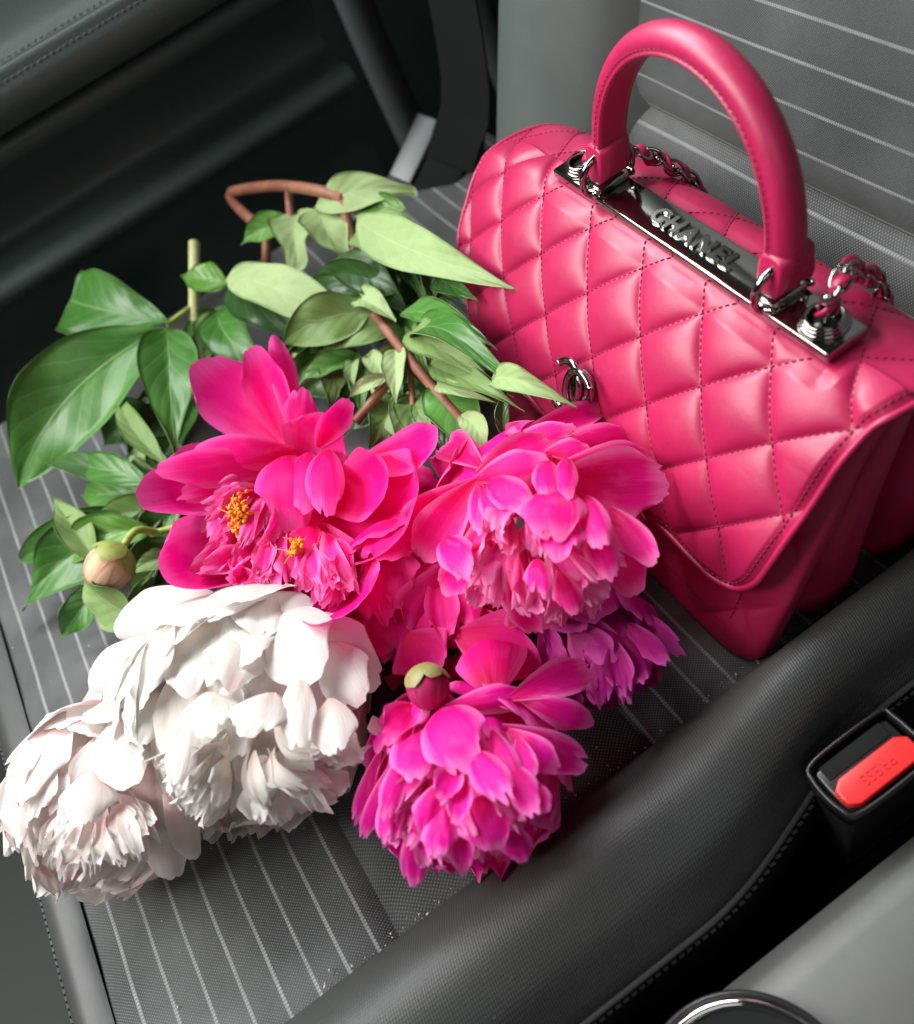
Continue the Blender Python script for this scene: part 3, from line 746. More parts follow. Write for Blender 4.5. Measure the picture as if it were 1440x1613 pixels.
CAMF = RC[2]
def tip_edge(s, r, rnd, notch, slits=None):
    """relative petal length across the width: rounded, notched and sometimes split end"""
    ph = r.uniform(0, 6.28, 5); f = r.uniform(.85, 1.2)
    e = 1 - rnd * np.abs(s) ** r.uniform(2.1, 3.0) + .06 * r.normal() * s
    f2 = r.uniform(1.6, 3.4)
    lob = np.abs(np.sin(s * f2 + ph[0])) ** .55 * .9 + np.abs(np.sin(s * f2 * 2.4 + ph[1])) ** .6 * .45 + .22 * np.sin(s * 11 * f + ph[2]) + .08 * np.sin(s * 27 + ph[3])
    e = e + notch * (lob - .95)
    n = r.integers(0, 3) if slits is None else slits
    for _ in range(n):
        if notch > .035: e = e - notch * r.uniform(.8, 2.2) * np.exp(-((s - r.uniform(-.7, .7)) / .07) ** 2)
    return e
def petal_mesh(base, tip, width, N, bend=.12, cup=.25, ruffle=.06, notch=.05, tipw=.0, seed=0, nu=17, nv=14, shape=(.62, 3.2, .55), curl=0.0, side=0.0, base_w=.16, zmin=.004):
    """a single petal: curved sheet from base to tip; N = facing; cup>0 edges towards N; bend>0 arches towards N; curl rolls the tip"""
    r = np.random.default_rng(seed)
    base = np.asarray(base, float); tip = np.asarray(tip, float); ax = tip - base; L = np.linalg.norm(ax); ax /= L
    N = norm(np.asarray(N) - ax * np.dot(N, ax)); S = np.cross(ax, N)
    s = np.linspace(-1, 1, nu)[:, None]; t = np.linspace(0, 1, nv)[None, :]
    fr = r.uniform(2.6, 4.6); ph = r.uniform(0, 6.28, 6)
    ripple = np.sin(s * fr + ph[0]) + .55 * np.sin(s * fr * 2.1 + ph[1] + t * 2) + .35 * np.sin(s * fr * 3.9 + ph[2])
    rnd = np.clip(.30 * width / L + .10, .16, .62)
    tt = t * (1 + (tip_edge(s, r, rnd, notch) - 1) * t ** 1.6)
    w = (base_w + (1 - base_w) * np.sin(np.pi / 2 * np.clip(t / .72, 0, 1)) ** (shape[0] * 1.5)) * (1 - .22 * np.clip((t - .7) / .3, 0, 1) ** 2)
    W = width / 2 * w
    nrm = bend * L * 4 * tt * (1 - tt) + curl * L * np.clip(t - .55, 0, 1) ** 2 * 3
    P = base + ax * (L * tt)[..., None] + N * nrm[..., None] + S * (W * s)[..., None]
    P = P + S * (side * L * 4 * t * (1 - t) * np.ones_like(s))[..., None]
    P = P + N * ((cup * W * s ** 2) + ruffle * width * ripple * t ** 2.2 * (.35 + .65 * np.abs(s)) * .5)[..., None]
    q = vnoise(np.stack([s * 1.7 + 0 * t, t * 3 + 0 * s], -1), seed % 50) * .030 + vnoise(np.stack([s * 4.5 + 0 * t, t * 2.2 + 0 * s], -1), seed % 37) * .014 * t
    P = P + N * (width * q)[..., None]
    P[..., 2] = np.maximum(P[..., 2], zmin)
    return P
def add_petal(root, P, mat, name='petal'):
    return link(name, grid_mesh(name, P), mat, root)

def dome_z(fl, u, v):
    c = fl['px']; rho2 = ((u - c[0]) / fl['rx']) ** 2 + ((v - c[1]) / fl['ry']) ** 2
    if fl.get('bowl'): return fl['z0'] + fl['k'] * min(1.2, rho2)
    return fl['z0'] + fl['k'] * math.sqrt(max(0, 1 - min(1, rho2)))
def hero(root, fl, lst, mat, seed0):
    """petals traced one by one: base px, tip px, width px, options"""
    for i, it in enumerate(lst):
        bu, bv, tu, tv, wpx = it[:5]; o = dict(it[5]) if len(it) > 5 else {}
        zb = dome_z(fl, bu, bv) + o.pop('zb', 0); zt = dome_z(fl, tu, tv) + o.pop('zt', 0) + .0008 * i
        b = pix(bu, bv, zb); t = pix(tu, tv, zt)
        n = o.pop('n', None)
        tocam = norm(CAM - (b + t) / 2)
        N = norm(.75 * tocam + np.array([0, 0, .4])) if n is None else norm(RC.T @ np.array(n, float))
        mt = o.pop('mat', mat)
        add_petal(root, petal_mesh(b, t, wpx * scale_at((b + t) / 2), N, seed=seed0 + i, **o), mt)

def dome_flower(root, c, R_, axis, layers, mat, seed0, squash=1.0, zmin=.004, arc=(0, 360), lift=0.0):
    """overlapping petals around a dome; each layer: count, tip angle, petal span, width, flare, ruffle, radius, jitter"""
    ax = norm(axis); e1 = norm(np.cross(ax, (.2, .1, 1))); e2 = np.cross(ax, e1); r = np.random.default_rng(seed0); k = 0
    for (n, tht, span, wid, flare, ruf, rad, jit) in layers:
        ph0 = r.uniform(0, 360)
        for i in range(n):
            ph = math.radians(ph0 + 360 * i / n + r.normal() * jit * 1.2)
            th1 = math.radians(tht + r.normal() * jit); sp = math.radians(span * r.uniform(.85, 1.15)); Wd = wid * R_ * r.uniform(.8, 1.2)
            nu, nv = 17, 13
            s = np.linspace(-1, 1, nu)[:, None]; t = np.linspace(0, 1, nv)[None, :]
            pa = r.uniform(0, 6.28, 6); fr = r.uniform(2.6, 5)
            rip = np.sin(s * fr + pa[0] + t) + .6 * np.sin(s * fr * 2.3 + pa[1]) + .4 * np.sin(s * fr * 4.1 + pa[2])
            tt = t * (1 + (tip_edge(s, r, .30, .03 + ruf * .9) - 1) * t ** 1.6)
            th = th1 + sp * (1 - tt)
            rr = R_ * rad * (r.uniform(.96, 1.04) + flare * tt ** 2.4 + .02 * np.sin(t * 5 + pa[5]))
            w = (.25 + .75 * np.sin(np.pi / 2 * np.clip(t / .75, 0, 1)) ** .9) * (1 - .2 * np.clip((t - .7) / .3, 0, 1) ** 2); W = Wd / 2 * w
            dirr = np.cos(th)[..., None] * ax * squash + np.sin(th)[..., None] * (math.cos(ph) * e1 + math.sin(ph) * e2)
            ep = -math.sin(ph) * e1 + math.cos(ph) * e2
            nr = dirr / np.linalg.norm(dirr, axis=-1, keepdims=True)
            P = c + dirr * rr[..., None] + ep * (W * s)[..., None] - nr * ((W * s) ** 2 / (2.0 * rr) * .8)[..., None]
            tl = r.normal() * .16; P = P + nr * (tl * W * s * t)[..., None]
            P = P + nr * (ruf * R_ * rip * t ** 2 * (.4 + .6 * np.abs(s)))[..., None]
            P[..., 2] = np.maximum(P[..., 2], zmin + .001 * r.random())
            add_petal(root, P, mat); k += 1

def frills(root, fl, n, mat, seed0, src, dst, wpx, lenj=.2, up=.006, **kw):
    """narrow ruffled inner petals running from around src towards points spread round dst (ellipse arc, px)"""
    r = np.random.default_rng(seed0)
    (su, sv, sr), (cu, cv, ru, rv, a0, a1) = src, dst
    for i in range(n):
        a = math.radians(r.uniform(a0, a1)); q = r.uniform(.45, 1.0) ** .7
        tu, tv = cu + ru * q * math.cos(a), cv + rv * q * math.sin(a)
        f = r.uniform(.30, .62)
        bu, bv = tu + (su - tu) * f + r.normal() * sr, tv + (sv - tv) * f + r.normal() * sr
        b = pix(bu, bv, dome_z(fl, bu, bv) - .010); t = pix(tu, tv, dome_z(fl, tu, tv) + up * r.uniform(-.4, 1))
        N = norm(norm(CAM - t) + r.normal(size=3) * .55)
        w = wpx * r.uniform(.6, 1.4) * scale_at(t)
        add_petal(root, petal_mesh(b, t, w, N, bend=r.uniform(.0, .22), cup=r.uniform(-.5, .6), ruffle=r.uniform(.08, .2), notch=r.uniform(.05, .14), curl=r.uniform(-.25, .2), tipw=.25, seed=seed0 * 7 + i, nu=15, nv=12, **kw), mat)

def peony(label, fl, cat='peony'):
    c = pix(*fl['px'], fl['z0'])
    return empty('peony_flower', (c[0], c[1], .004), label, cat, 'cut peonies in the bunch'), c
def imgv(x, y, toward): return norm(RC.T @ np.array([x, y, -toward], float))

# --- hot pink open flower (beside the long leaves)
A_ = dict(px=(440, 790), rx=215, ry=200, z0=.052, k=.040, bowl=True)
rA, cA = peony('wide open hot pink peony with yellow stamens showing, above the large white one', A_)
hero(rA, A_, [
    (455, 700, 316, 566, 128, dict(cup=.30, bend=-.10, ruffle=.015, notch=.01, shape=(.45, 4.5, .5))),
    (468, 690, 432, 528, 44, dict(cup=-.3, bend=-.02, ruffle=.03, notch=.01, shape=(.5, 2.2, .7))),
    (462, 705, 398, 545, 78, dict(cup=.55, bend=-.05, ruffle=.04, notch=.02, shape=(.5, 2.4, .6), n=(-.35, .1, -1))),
    (470, 710, 478, 612, 60, dict(cup=-.2, bend=.05, ruffle=.05, shape=(.5, 2.2, .6))),
    (500, 705, 546, 628, 52, dict(cup=.4, bend=0, ruffle=.05, n=(.4, .2, -1))),
    (455, 720, 214, 782, 120, dict(cup=.35, bend=-.06, ruffle=.03, notch=.02, zt=.006)),
    (455, 735, 248, 745, 66, dict(cup=-.15, bend=.10, ruffle=.03, notch=.03, zt=.014, zb=.006)),
    (440, 738, 283, 778, 54, dict(cup=-.2, bend=.10, ruffle=.05, notch=.05, zt=.014, zb=.006)),
    (468, 712, 310, 722, 66, dict(cup=-.30, bend=.14, ruffle=.02, notch=.01, zt=.016, zb=.006)),
    (560, 735, 690, 684, 78, dict(cup=.25, bend=-.10, ruffle=.015, notch=.01, shape=(.4, 5, .5))),
    (480, 745, 520, 655, 130, dict(cup=.35, bend=-.12, ruffle=.03, notch=.02, zt=-.006)),
    (430, 800, 262, 915, 150, dict(cup=.60, bend=-.16, ruffle=.02, notch=.02, shape=(.5, 4, .5))),
    (500, 770, 634, 830, 235, dict(cup=.55, bend=-.20, ruffle=.02, notch=.02, shape=(.45, 5, .5))),
    (500, 790, 612, 742, 120, dict(cup=.5, bend=-.16, ruffle=.03, notch=.02)),
    (485, 830, 535, 975, 170, dict(cup=.50, bend=-.15, ruffle=.02, notch=.03, shape=(.45, 5, .5))),
    (450, 850, 400, 940, 130, dict(cup=.4, bend=-.12, ruffle=.05, zt=-.006)),
], M['pinkA'], 100)
hero(rA, dict(A_, z0=.060, k=.012), [
    (452, 722, 372, 800, 44, dict(cup=-.3, bend=.10, ruffle=.08, notch=.08)),
    (452, 722, 352, 775, 40, dict(cup=-.3, bend=.10, ruffle=.08, notch=.08)),
    (455, 725, 345, 850, 36, dict(cup=-.2, bend=.10, ruffle=.12, notch=.1)),
    (450, 715, 452, 836, 92, dict(cup=-.35, bend=.20, ruffle=.10, notch=.07, zt=.008)),
    (485, 712, 482, 808, 58, dict(cup=-.35, bend=.16, ruffle=.07, notch=.05, zt=.010)),
    (515, 708, 515, 812, 62, dict(cup=-.35, bend=.16, ruffle=.06, notch=.05, zt=.012)),
    (470, 800, 405, 895, 74, dict(cup=-.2, bend=.14, ruffle=.14, notch=.08)),
    (490, 820, 468, 930, 78, dict(cup=-.3, bend=.14, ruffle=.14, notch=.09)),
    (420, 830, 335, 905, 56, dict(cup=.3, bend=.10, ruffle=.14, notch=.09)),
    (430, 850, 375, 925, 60, dict(cup=.3, bend=.12, ruffle=.14, notch=.08)),
    (520, 850, 545, 925, 60, dict(cup=.3, bend=.1, ruffle=.16, notch=.1)),
    (540, 870, 505, 950, 60, dict(cup=-.3, bend=.1, ruffle=.16, notch=.08)),
], M['pinkA'], 140)
frills(rA, dict(A_, z0=.078, k=.010), 24, M['frillA'], 5, (445, 735, 12), (385, 820, 70, 60, 60, 230), 38, up=.006)
frills(rA, dict(A_, z0=.074, k=.012), 26, M['frillA'], 15, (440, 820, 14), (385, 885, 85, 50, 0, 360), 44, up=.006)
frills(rA, dict(A_, z0=.072, k=.012), 18, M['frillA'], 25, (490, 800, 12), (510, 890, 62, 62, 20, 160), 44, up=.004)
def stamens(root, u, v, z, n, spread, seed):
    r = np.random.default_rng(seed); c = pix(u, v, z); bm = bmesh.new()
    s = scale_at(c)
    for i in range(n):
        p = c + RC.T @ np.array([r.normal() * spread[0] * s, r.normal() * spread[1] * s, -r.uniform(0, .006)])
        q = norm(norm(CAM - p) + r.normal(size=3) * .5)
        mt = Matrix.Translation(p) @ Vector(q).to_track_quat('Z', 'Y').to_matrix().to_4x4() @ Matrix.Diagonal((.0011, .0011, .0024, 1))
        bmesh.ops.create_icosphere(bm, subdivisions=1, radius=1, matrix=mt)
        mt2 = Matrix.Translation(p - q * .005) @ Vector(q).to_track_quat('Z', 'Y').to_matrix().to_4x4()
        bmesh.ops.create_cone(bm, segments=5, radius1=.0003, radius2=.0003, depth=.008, matrix=mt2)
    me = bpy.data.meshes.new('stamens'); bm.to_mesh(me); bm.free()
    tag(link('stamens', me, M['stamen'], root), kind='stuff')
M['stamen'] = simple('stamen_orange', (.85, .30, .01), .6)
stamens(rA, 380, 812, .084, 95, (6, 15), 3)
stamens(rA, 468, 862, .080, 26, (5, 6), 4)

# --- large pink flower against the bag
B_ = dict(px=(850, 815), rx=205, ry=180, z0=.052, k=.060)
rB, cB = peony('full ruffled bright pink peony leaning against the handbag', B_)
dome_flower(rB, pix(850, 830, .050), .052, imgv(.25, .55, .8), [(8, 95, 60, 1.0, .10, .03, .98, 8), (9, 70, 60, .9, .10, .05, .92, 8), (9, 45, 55, .8, .12, .06, .88, 8)], M['pinkB'], 31, zmin=.006)
frills(rB, B_, 70, M['frillB'], 6, (810, 770, 16), (845, 875, 140, 125, 0, 180), 42, up=.012)
frills(rB, B_, 14, M['frillB'], 8, (800, 760, 14), (825, 835, 60, 50, 0, 360), 46, up=.016)
hero(rB, B_, [
    (760, 735, 700, 700, 62, dict(cup=.3, bend=.05, zt=.004)),
    (800, 700, 955, 644, 46, dict(cup=.35, bend=.06, ruffle=.02, notch=.02, zt=.020)),
    (790, 705, 905, 672, 40, dict(cup=-.3, bend=.10, ruffle=.04, zt=.016)),
    (860, 715, 1000, 690, 66, dict(cup=-.35, bend=.12, ruffle=.03, notch=.02, zt=.018)),
    (880, 735, 1036, 722, 64, dict(cup=-.2, bend=.10, ruffle=.05, notch=.05, zt=.022)),
    (880, 758, 1054, 762, 118, dict(cup=.25, bend=-.04, ruffle=.05, notch=.07, zt=.024, shape=(.5, 5, .5))),
    (750, 748, 875, 690, 60, dict(cup=.3, bend=.10, ruffle=.03, notch=.02)),
    (748, 756, 862, 722, 56, dict(cup=-.4, bend=.14, ruffle=.03, notch=.02)),
    (860, 712, 930, 706, 40, dict(cup=-.3, bend=.12, ruffle=.05)),
    (752, 756, 632, 836, 50, dict(cup=.5, bend=.06, ruffle=.03, notch=.02)),
    (752, 757, 664, 882, 82, dict(cup=.4, bend=.05, ruffle=.03, notch=.03)),
    (762, 765, 795, 832, 46, dict(cup=-.3, bend=.12, ruffle=.05, notch=.05)),
    (755, 762, 760, 838, 40, dict(cup=-.2, bend=.1, ruffle=.06, notch=.06)),
    (770, 760, 836, 805, 60, dict(cup=-.35, bend=.16, ruffle=.04, notch=.04)),
    (860, 725, 862, 788, 44, dict(cup=-.3, bend=.12, ruffle=.06, notch=.06)),
    (892, 722, 894, 790, 38, dict(cup=-.4, bend=.12, ruffle=.04, notch=.03)),
    (872, 770, 868, 852, 112, dict(cup=-.35, bend=.20, ruffle=.06, notch=.04)),
    (885, 800, 880, 880, 90, dict(cup=-.3, bend=.14, ruffle=.10, notch=.07)),
    (918, 780, 945, 862, 58, dict(cup=-.35, bend=.14, ruffle=.05, notch=.05)),
    (930, 820, 962, 912, 54, dict(cup=-.3, bend=.12, ruffle=.08, notch=.09)),
    (950, 815, 1003, 938, 86, dict(cup=.3, bend=-.02, ruffle=.04, notch=.04, zt=.012)),
    (960, 800, 1028, 892, 56, dict(cup=.4, bend=.02, ruffle=.05, notch=.05, zt=.014)),
    (800, 900, 840, 998, 50, dict(cup=.3, bend=.05, ruffle=.12, notch=.1)),
    (880, 900, 905, 968, 48, dict(cup=-.3, bend=.12, ruffle=.12, notch=.1)),
    (845, 880, 850, 940, 46, dict(cup=-.3, bend=.12, ruffle=.14, notch=.1)),
    (780, 850, 700, 935, 60, dict(cup=.4, bend=.05, ruffle=.1, notch=.06)),
    (700, 850, 742, 905, 60, dict(cup=-.2, bend=.12, ruffle=.1, notch=.06)),
], M['pinkB'], 200)

# --- deep magenta flower squeezed between the others
C_ = dict(px=(660, 940), rx=150, ry=130, z0=.034, k=.034)
rC, cC = peony('deep magenta peony squeezed low between the two pink ones', C_)
dome_flower(rC, pix(660, 945, .034), .044, imgv(.0, .5, .9), [(8, 92, 60, 1.0, .06, .05, 1.0, 9), (8, 60, 60, .9, .10, .06, 1.0, 9), (7, 30, 50, .8, .10, .08, .95, 9)], M['pinkC'], 37)
hero(rC, C_, [
    (650, 880, 642, 1030, 92, dict(cup=.2, bend=.10, ruffle=.07, notch=.10)),
    (620, 890, 605, 1040, 70, dict(cup=.3, bend=.06, ruffle=.10, notch=.08)),
    (690, 900, 705, 1005, 56, dict(cup=.4, bend=.06, ruffle=.1, notch=.05)),
    (730, 900, 745, 990, 44, dict(cup=-.3, bend=.1, ruffle=.1, notch=.06)),
    (590, 920, 545, 985, 50, dict(cup=.3, bend=.1, ruffle=.14, notch=.08)),
    (700, 760, 712, 705, 60, dict(cup=.4, bend=.05, zt=.012, zb=.012)),
    (655, 775, 670, 735, 70, dict(cup=-.3, bend=.1, zt=.012, zb=.012)),
    (760, 960, 780, 1010, 60, dict(cup=.3, bend=.1, ruffle=.1)),
    (700, 820, 655, 905, 110, dict(cup=.3, bend=.06, ruffle=.05, notch=.04)),
    (640, 1000, 690, 1060, 110, dict(cup=.3, bend=.05, ruffle=.06, zt=.004)),
    (720, 1000, 850, 1040, 120, dict(cup=.3, bend=.05, ruffle=.06, zt=.010)),
], M['pinkC'], 260)

# --- magenta flower at the bolster
D_ = dict(px=(735, 1215), rx=190, ry=180, z0=.040, k=.050)
rD, cD = peony('magenta pink peony with shaggy fringed petals, on the seat beside the bolster', D_)
dome_flower(rD, pix(735, 1220, .040), .044, imgv(.1, .7, .75), [(8, 98, 60, 1.0, .08, .03, .95, 8), (9, 72, 60, .85, .10, .05, .90, 8), (9, 48, 55, .75, .12, .07, .88, 9), (7, 22, 45, .6, .12, .08, .86, 9)], M['pinkD'], 41)
frills(rD, D_, 52, M['frillD'], 9, (690, 1150, 16), (700, 1250, 140, 130, 15, 170), 32, up=.008)
hero(rD, D_, [
    (780, 1095, 768, 992, 118, dict(cup=-.4, bend=.10, ruffle=.02, notch=.02, mat=M['pinkC'], zt=.012, zb=-.004)),
    (805, 1100, 932, 1052, 64, dict(cup=.2, bend=.06, ruffle=.05, notch=.05, zt=.012)),
    (820, 1100, 934, 1142, 52, dict(cup=-.3, bend=.12, ruffle=.05, notch=.04, zt=.010)),
    (692, 1120, 842, 1092, 48, dict(cup=-.3, bend=.14, ruffle=.05, notch=.04)),
    (790, 1145, 926, 1212, 66, dict(cup=-.3, bend=.10, ruffle=.05, notch=.08, zt=.010)),
    (800, 1150, 880, 1215, 54, dict(cup=-.2, bend=.1, ruffle=.06, notch=.06)),
    (645, 1140, 656, 1232, 76, dict(cup=-.2, bend=.10, ruffle=.06, notch=.08)),
    (690, 1118, 748, 1214, 112, dict(cup=-.40, bend=.22, ruffle=.04, notch=.04, shape=(.4, 4.5, .5))),
    (775, 1150, 812, 1244, 48, dict(cup=-.3, bend=.1, ruffle=.06, notch=.08)),
    (745, 1200, 776, 1240, 56, dict(cup=-.2, bend=.1, ruffle=.08, notch=.08)),
    (815, 1160, 838, 1228, 36, dict(cup=-.2, bend=.08, ruffle=.06, notch=.06)),
    (752, 1255, 780, 1342, 96, dict(cup=-.35, bend=.16, ruffle=.05, notch=.04, shape=(.4, 4.5, .5))),
    (800, 1290, 824, 1360, 52, dict(cup=-.2, bend=.1, ruffle=.08, notch=.06)),
    (665, 1268, 650, 1396, 50, dict(cup=-.3, bend=.08, ruffle=.08, notch=.07)),
    (720, 1290, 735, 1370, 40, dict(cup=.4, bend=.06, ruffle=.1, notch=.07)),
    (690, 1235, 662, 1320, 56, dict(cup=-.4, bend=.12, ruffle=.12, notch=.07)),
    (720, 1210, 690, 1262, 50, dict(cup=.5, bend=.1, ruffle=.12, notch=.07)),
    (735, 1230, 716, 1298, 40, dict(cup=.5, bend=.1, ruffle=.1, notch=.07)),
    (840, 1230, 862, 1280, 34, dict(cup=-.3, bend=.1, zt=.004)),
    (640, 1180, 605, 1290, 40, dict(cup=-.3, bend=.1, ruffle=.1, notch=.07)),
    (620, 1200, 575, 1320, 34, dict(cup=-.3, bend=.1, ruffle=.1, notch=.07)),
    (600, 1180, 560, 1300, 30, dict(cup=-.3, bend=.1, ruffle=.1, notch=.07)),
    (700, 1270, 690, 1350, 60, dict(cup=-.4, bend=.12, ruffle=.10, notch=.09)),
    (620, 1230, 612, 1330, 46, dict(cup=-.4, bend=.12, ruffle=.10, notch=.09)),
    (740, 1180, 800, 1262, 60, dict(cup=-.4, bend=.12, ruffle=.08, notch=.08)),
    (800, 1200, 846, 1282, 52, dict(cup=-.3, bend=.10, ruffle=.08, notch=.08)),
    (650, 1110, 610, 1160, 60, dict(cup=.3, bend=.08, zt=-.006, mat=M['pinkC'])),
], M['pinkD'], 300)

# --- purple magenta flower on the shaded side, its shade painted into the petals
E_ = dict(px=(955, 1035), rx=115, ry=100, z0=.022, k=.034)
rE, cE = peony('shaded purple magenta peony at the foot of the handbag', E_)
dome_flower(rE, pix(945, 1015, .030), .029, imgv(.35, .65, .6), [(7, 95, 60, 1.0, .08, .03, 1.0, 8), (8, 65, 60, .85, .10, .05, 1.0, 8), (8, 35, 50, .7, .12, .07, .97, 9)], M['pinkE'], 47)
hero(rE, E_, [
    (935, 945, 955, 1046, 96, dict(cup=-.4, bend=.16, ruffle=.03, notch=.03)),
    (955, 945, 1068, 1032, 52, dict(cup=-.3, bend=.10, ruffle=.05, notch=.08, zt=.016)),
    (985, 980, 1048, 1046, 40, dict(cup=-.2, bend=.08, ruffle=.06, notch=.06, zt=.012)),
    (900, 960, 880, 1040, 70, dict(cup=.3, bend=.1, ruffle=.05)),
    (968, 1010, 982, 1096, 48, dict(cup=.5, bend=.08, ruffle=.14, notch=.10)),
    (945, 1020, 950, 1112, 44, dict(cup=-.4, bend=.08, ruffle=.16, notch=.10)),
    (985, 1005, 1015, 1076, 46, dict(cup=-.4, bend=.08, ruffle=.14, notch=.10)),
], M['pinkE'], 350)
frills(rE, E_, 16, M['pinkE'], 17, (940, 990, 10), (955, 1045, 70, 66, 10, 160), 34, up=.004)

# --- large white flower
F_ = dict(px=(385, 1120), rx=235, ry=205, z0=.040, k=.062)
rF, cF = peony('large full white peony with layered ruffled petals in the middle of the seat', F_)
cFc = pix(390, 1115, .045)
dome_flower(rF, cFc, .056, imgv(.05, .75, .75), [(9, 100, 60, 1.0, .08, .015, 1.06, 7), (11, 80, 60, .85, .10, .025, 1.03, 8), (13, 62, 55, .70, .12, .04, 1.02, 8), (13, 46, 48, .58, .13, .05, 1.0, 8), (12, 30, 42, .50, .13, .06, .99, 9), (9, 15, 36, .42, .12, .07, .97, 9)], M['white'], 51)
hero(rF, F_, [
    (400, 930, 430, 915, 70, dict(cup=-.3, bend=.1, zt=.006)),
    (345, 945, 180, 985, 86, dict(cup=-.35, bend=.12, ruffle=.015, notch=.01, zt=.012, shape=(.4, 5, .5))),
    (430, 935, 452, 1000, 110, dict(cup=-.5, bend=.16, ruffle=.02, notch=.02)),
    (300, 1000, 138, 1078, 70, dict(cup=-.3, bend=.12, ruffle=.03, notch=.02, zt=.012)),
    (300, 1040, 160, 1105, 60, dict(cup=-.2, bend=.10, ruffle=.06, notch=.06, zt=.006)),
    (470, 975, 600, 1070, 104, dict(cup=-.25, bend=.10, ruffle=.03, notch=.03, zt=.008, shape=(.4, 4.5, .5))),
    (440, 965, 505, 1068, 128, dict(cup=-.35, bend=.16, ruffle=.03, notch=.03, shape=(.4, 4.5, .5))),
    (510, 1010, 572, 1105, 90, dict(cup=-.3, bend=.12, ruffle=.05, notch=.05)),
    (350, 960, 362, 1015, 80, dict(cup=-.4, bend=.14, ruffle=.03, notch=.03)),
    (300, 975, 250, 1050, 90, dict(cup=-.35, bend=.14, ruffle=.03, notch=.04)),
    (390, 1000, 350, 1080, 100, dict(cup=-.3, bend=.14, ruffle=.06, notch=.05)),
    (470, 1060, 470, 1178, 60, dict(cup=-.3, bend=.10, ruffle=.06, notch=.06)),
    (300, 1140, 275, 1236, 50, dict(cup=-.2, bend=.08, ruffle=.05, notch=.06, zt=.006)),
    (385, 975, 392, 1045, 100, dict(cup=-.3, bend=.10, ruffle=.04, notch=.04, zt=-.004, zb=-.006)),
    (430, 1090, 400, 1160, 110, dict(cup=-.3, bend=.14, ruffle=.08, notch=.06)),
    (330, 1090, 330, 1160, 100, dict(cup=-.3, bend=.14, ruffle=.08, notch=.06)),
    (520, 1100, 530, 1190, 80, dict(cup=-.3, bend=.12, ruffle=.08, notch=.06)),
    (250, 1090, 215, 1170, 80, dict(cup=-.3, bend=.12, ruffle=.08, notch=.06)),
    (580, 1150, 612, 1140, 40, dict(cup=-.3, bend=.1, ruffle=.1, zt=-.004)),
], M['white'], 400)
frills(rF, F_, 46, M['white'], 12, (390, 1100, 18), (400, 1160, 190, 150, 5, 175), 48, up=.006)

# --- blush flower at the front edge
G_ = dict(px=(155, 1255), rx=165, ry=150, z0=.036, k=.050)
rG, cG = peony('smaller white peony blushed with pink, at the front edge of the seat', G_)
cGc = pix(165, 1255, .040)
dome_flower(rG, cGc, .043, imgv(-.15, .75, .7), [(8, 100, 60, 1.05, .08, .015, 1.06, 7), (10, 80, 60, .9, .10, .025, 1.03, 8), (12, 60, 55, .70, .12, .04, 1.02, 8), (11, 42, 48, .58, .13, .06, 1.0, 8), (9, 22, 42, .48, .13, .07, .98, 9)], M['blush'], 61)
hero(rG, G_, [
    (150, 1130, 40, 1185, 80, dict(cup=-.35, bend=.12, ruffle=.02, notch=.02, zt=.006)),
    (140, 1110, 90, 1200, 110, dict(cup=-.4, bend=.18, ruffle=.02, notch=.02, shape=(.4, 4.5, .5))),
    (130, 1105, 160, 1100, 60, dict(cup=-.3, bend=.1)),
    (190, 1130, 200, 1240, 120, dict(cup=-.4, bend=.16, ruffle=.03, notch=.03, shape=(.4, 4.5, .5))),
    (240, 1200, 300, 1310, 74, dict(cup=-.2, bend=.08, ruffle=.03, notch=.03)),
    (230, 1200, 265, 1385, 84, dict(cup=-.35, bend=.12, ruffle=.03, notch=.03, shape=(.4, 4.5, .5))),
    (260, 1250, 312, 1350, 50, dict(cup=-.3, bend=.1, ruffle=.04, notch=.03)),
    (100, 1200, 30, 1290, 80, dict(cup=-.3, bend=.12, ruffle=.08, notch=.05)),
    (150, 1210, 130, 1300, 90, dict(cup=-.3, bend=.14, ruffle=.1, notch=.06)),
], M['blush'], 450)
frills(rG, G_, 36, M['blush'], 14, (165, 1200, 14), (150, 1280, 140, 105, 10, 175), 40, up=.006)

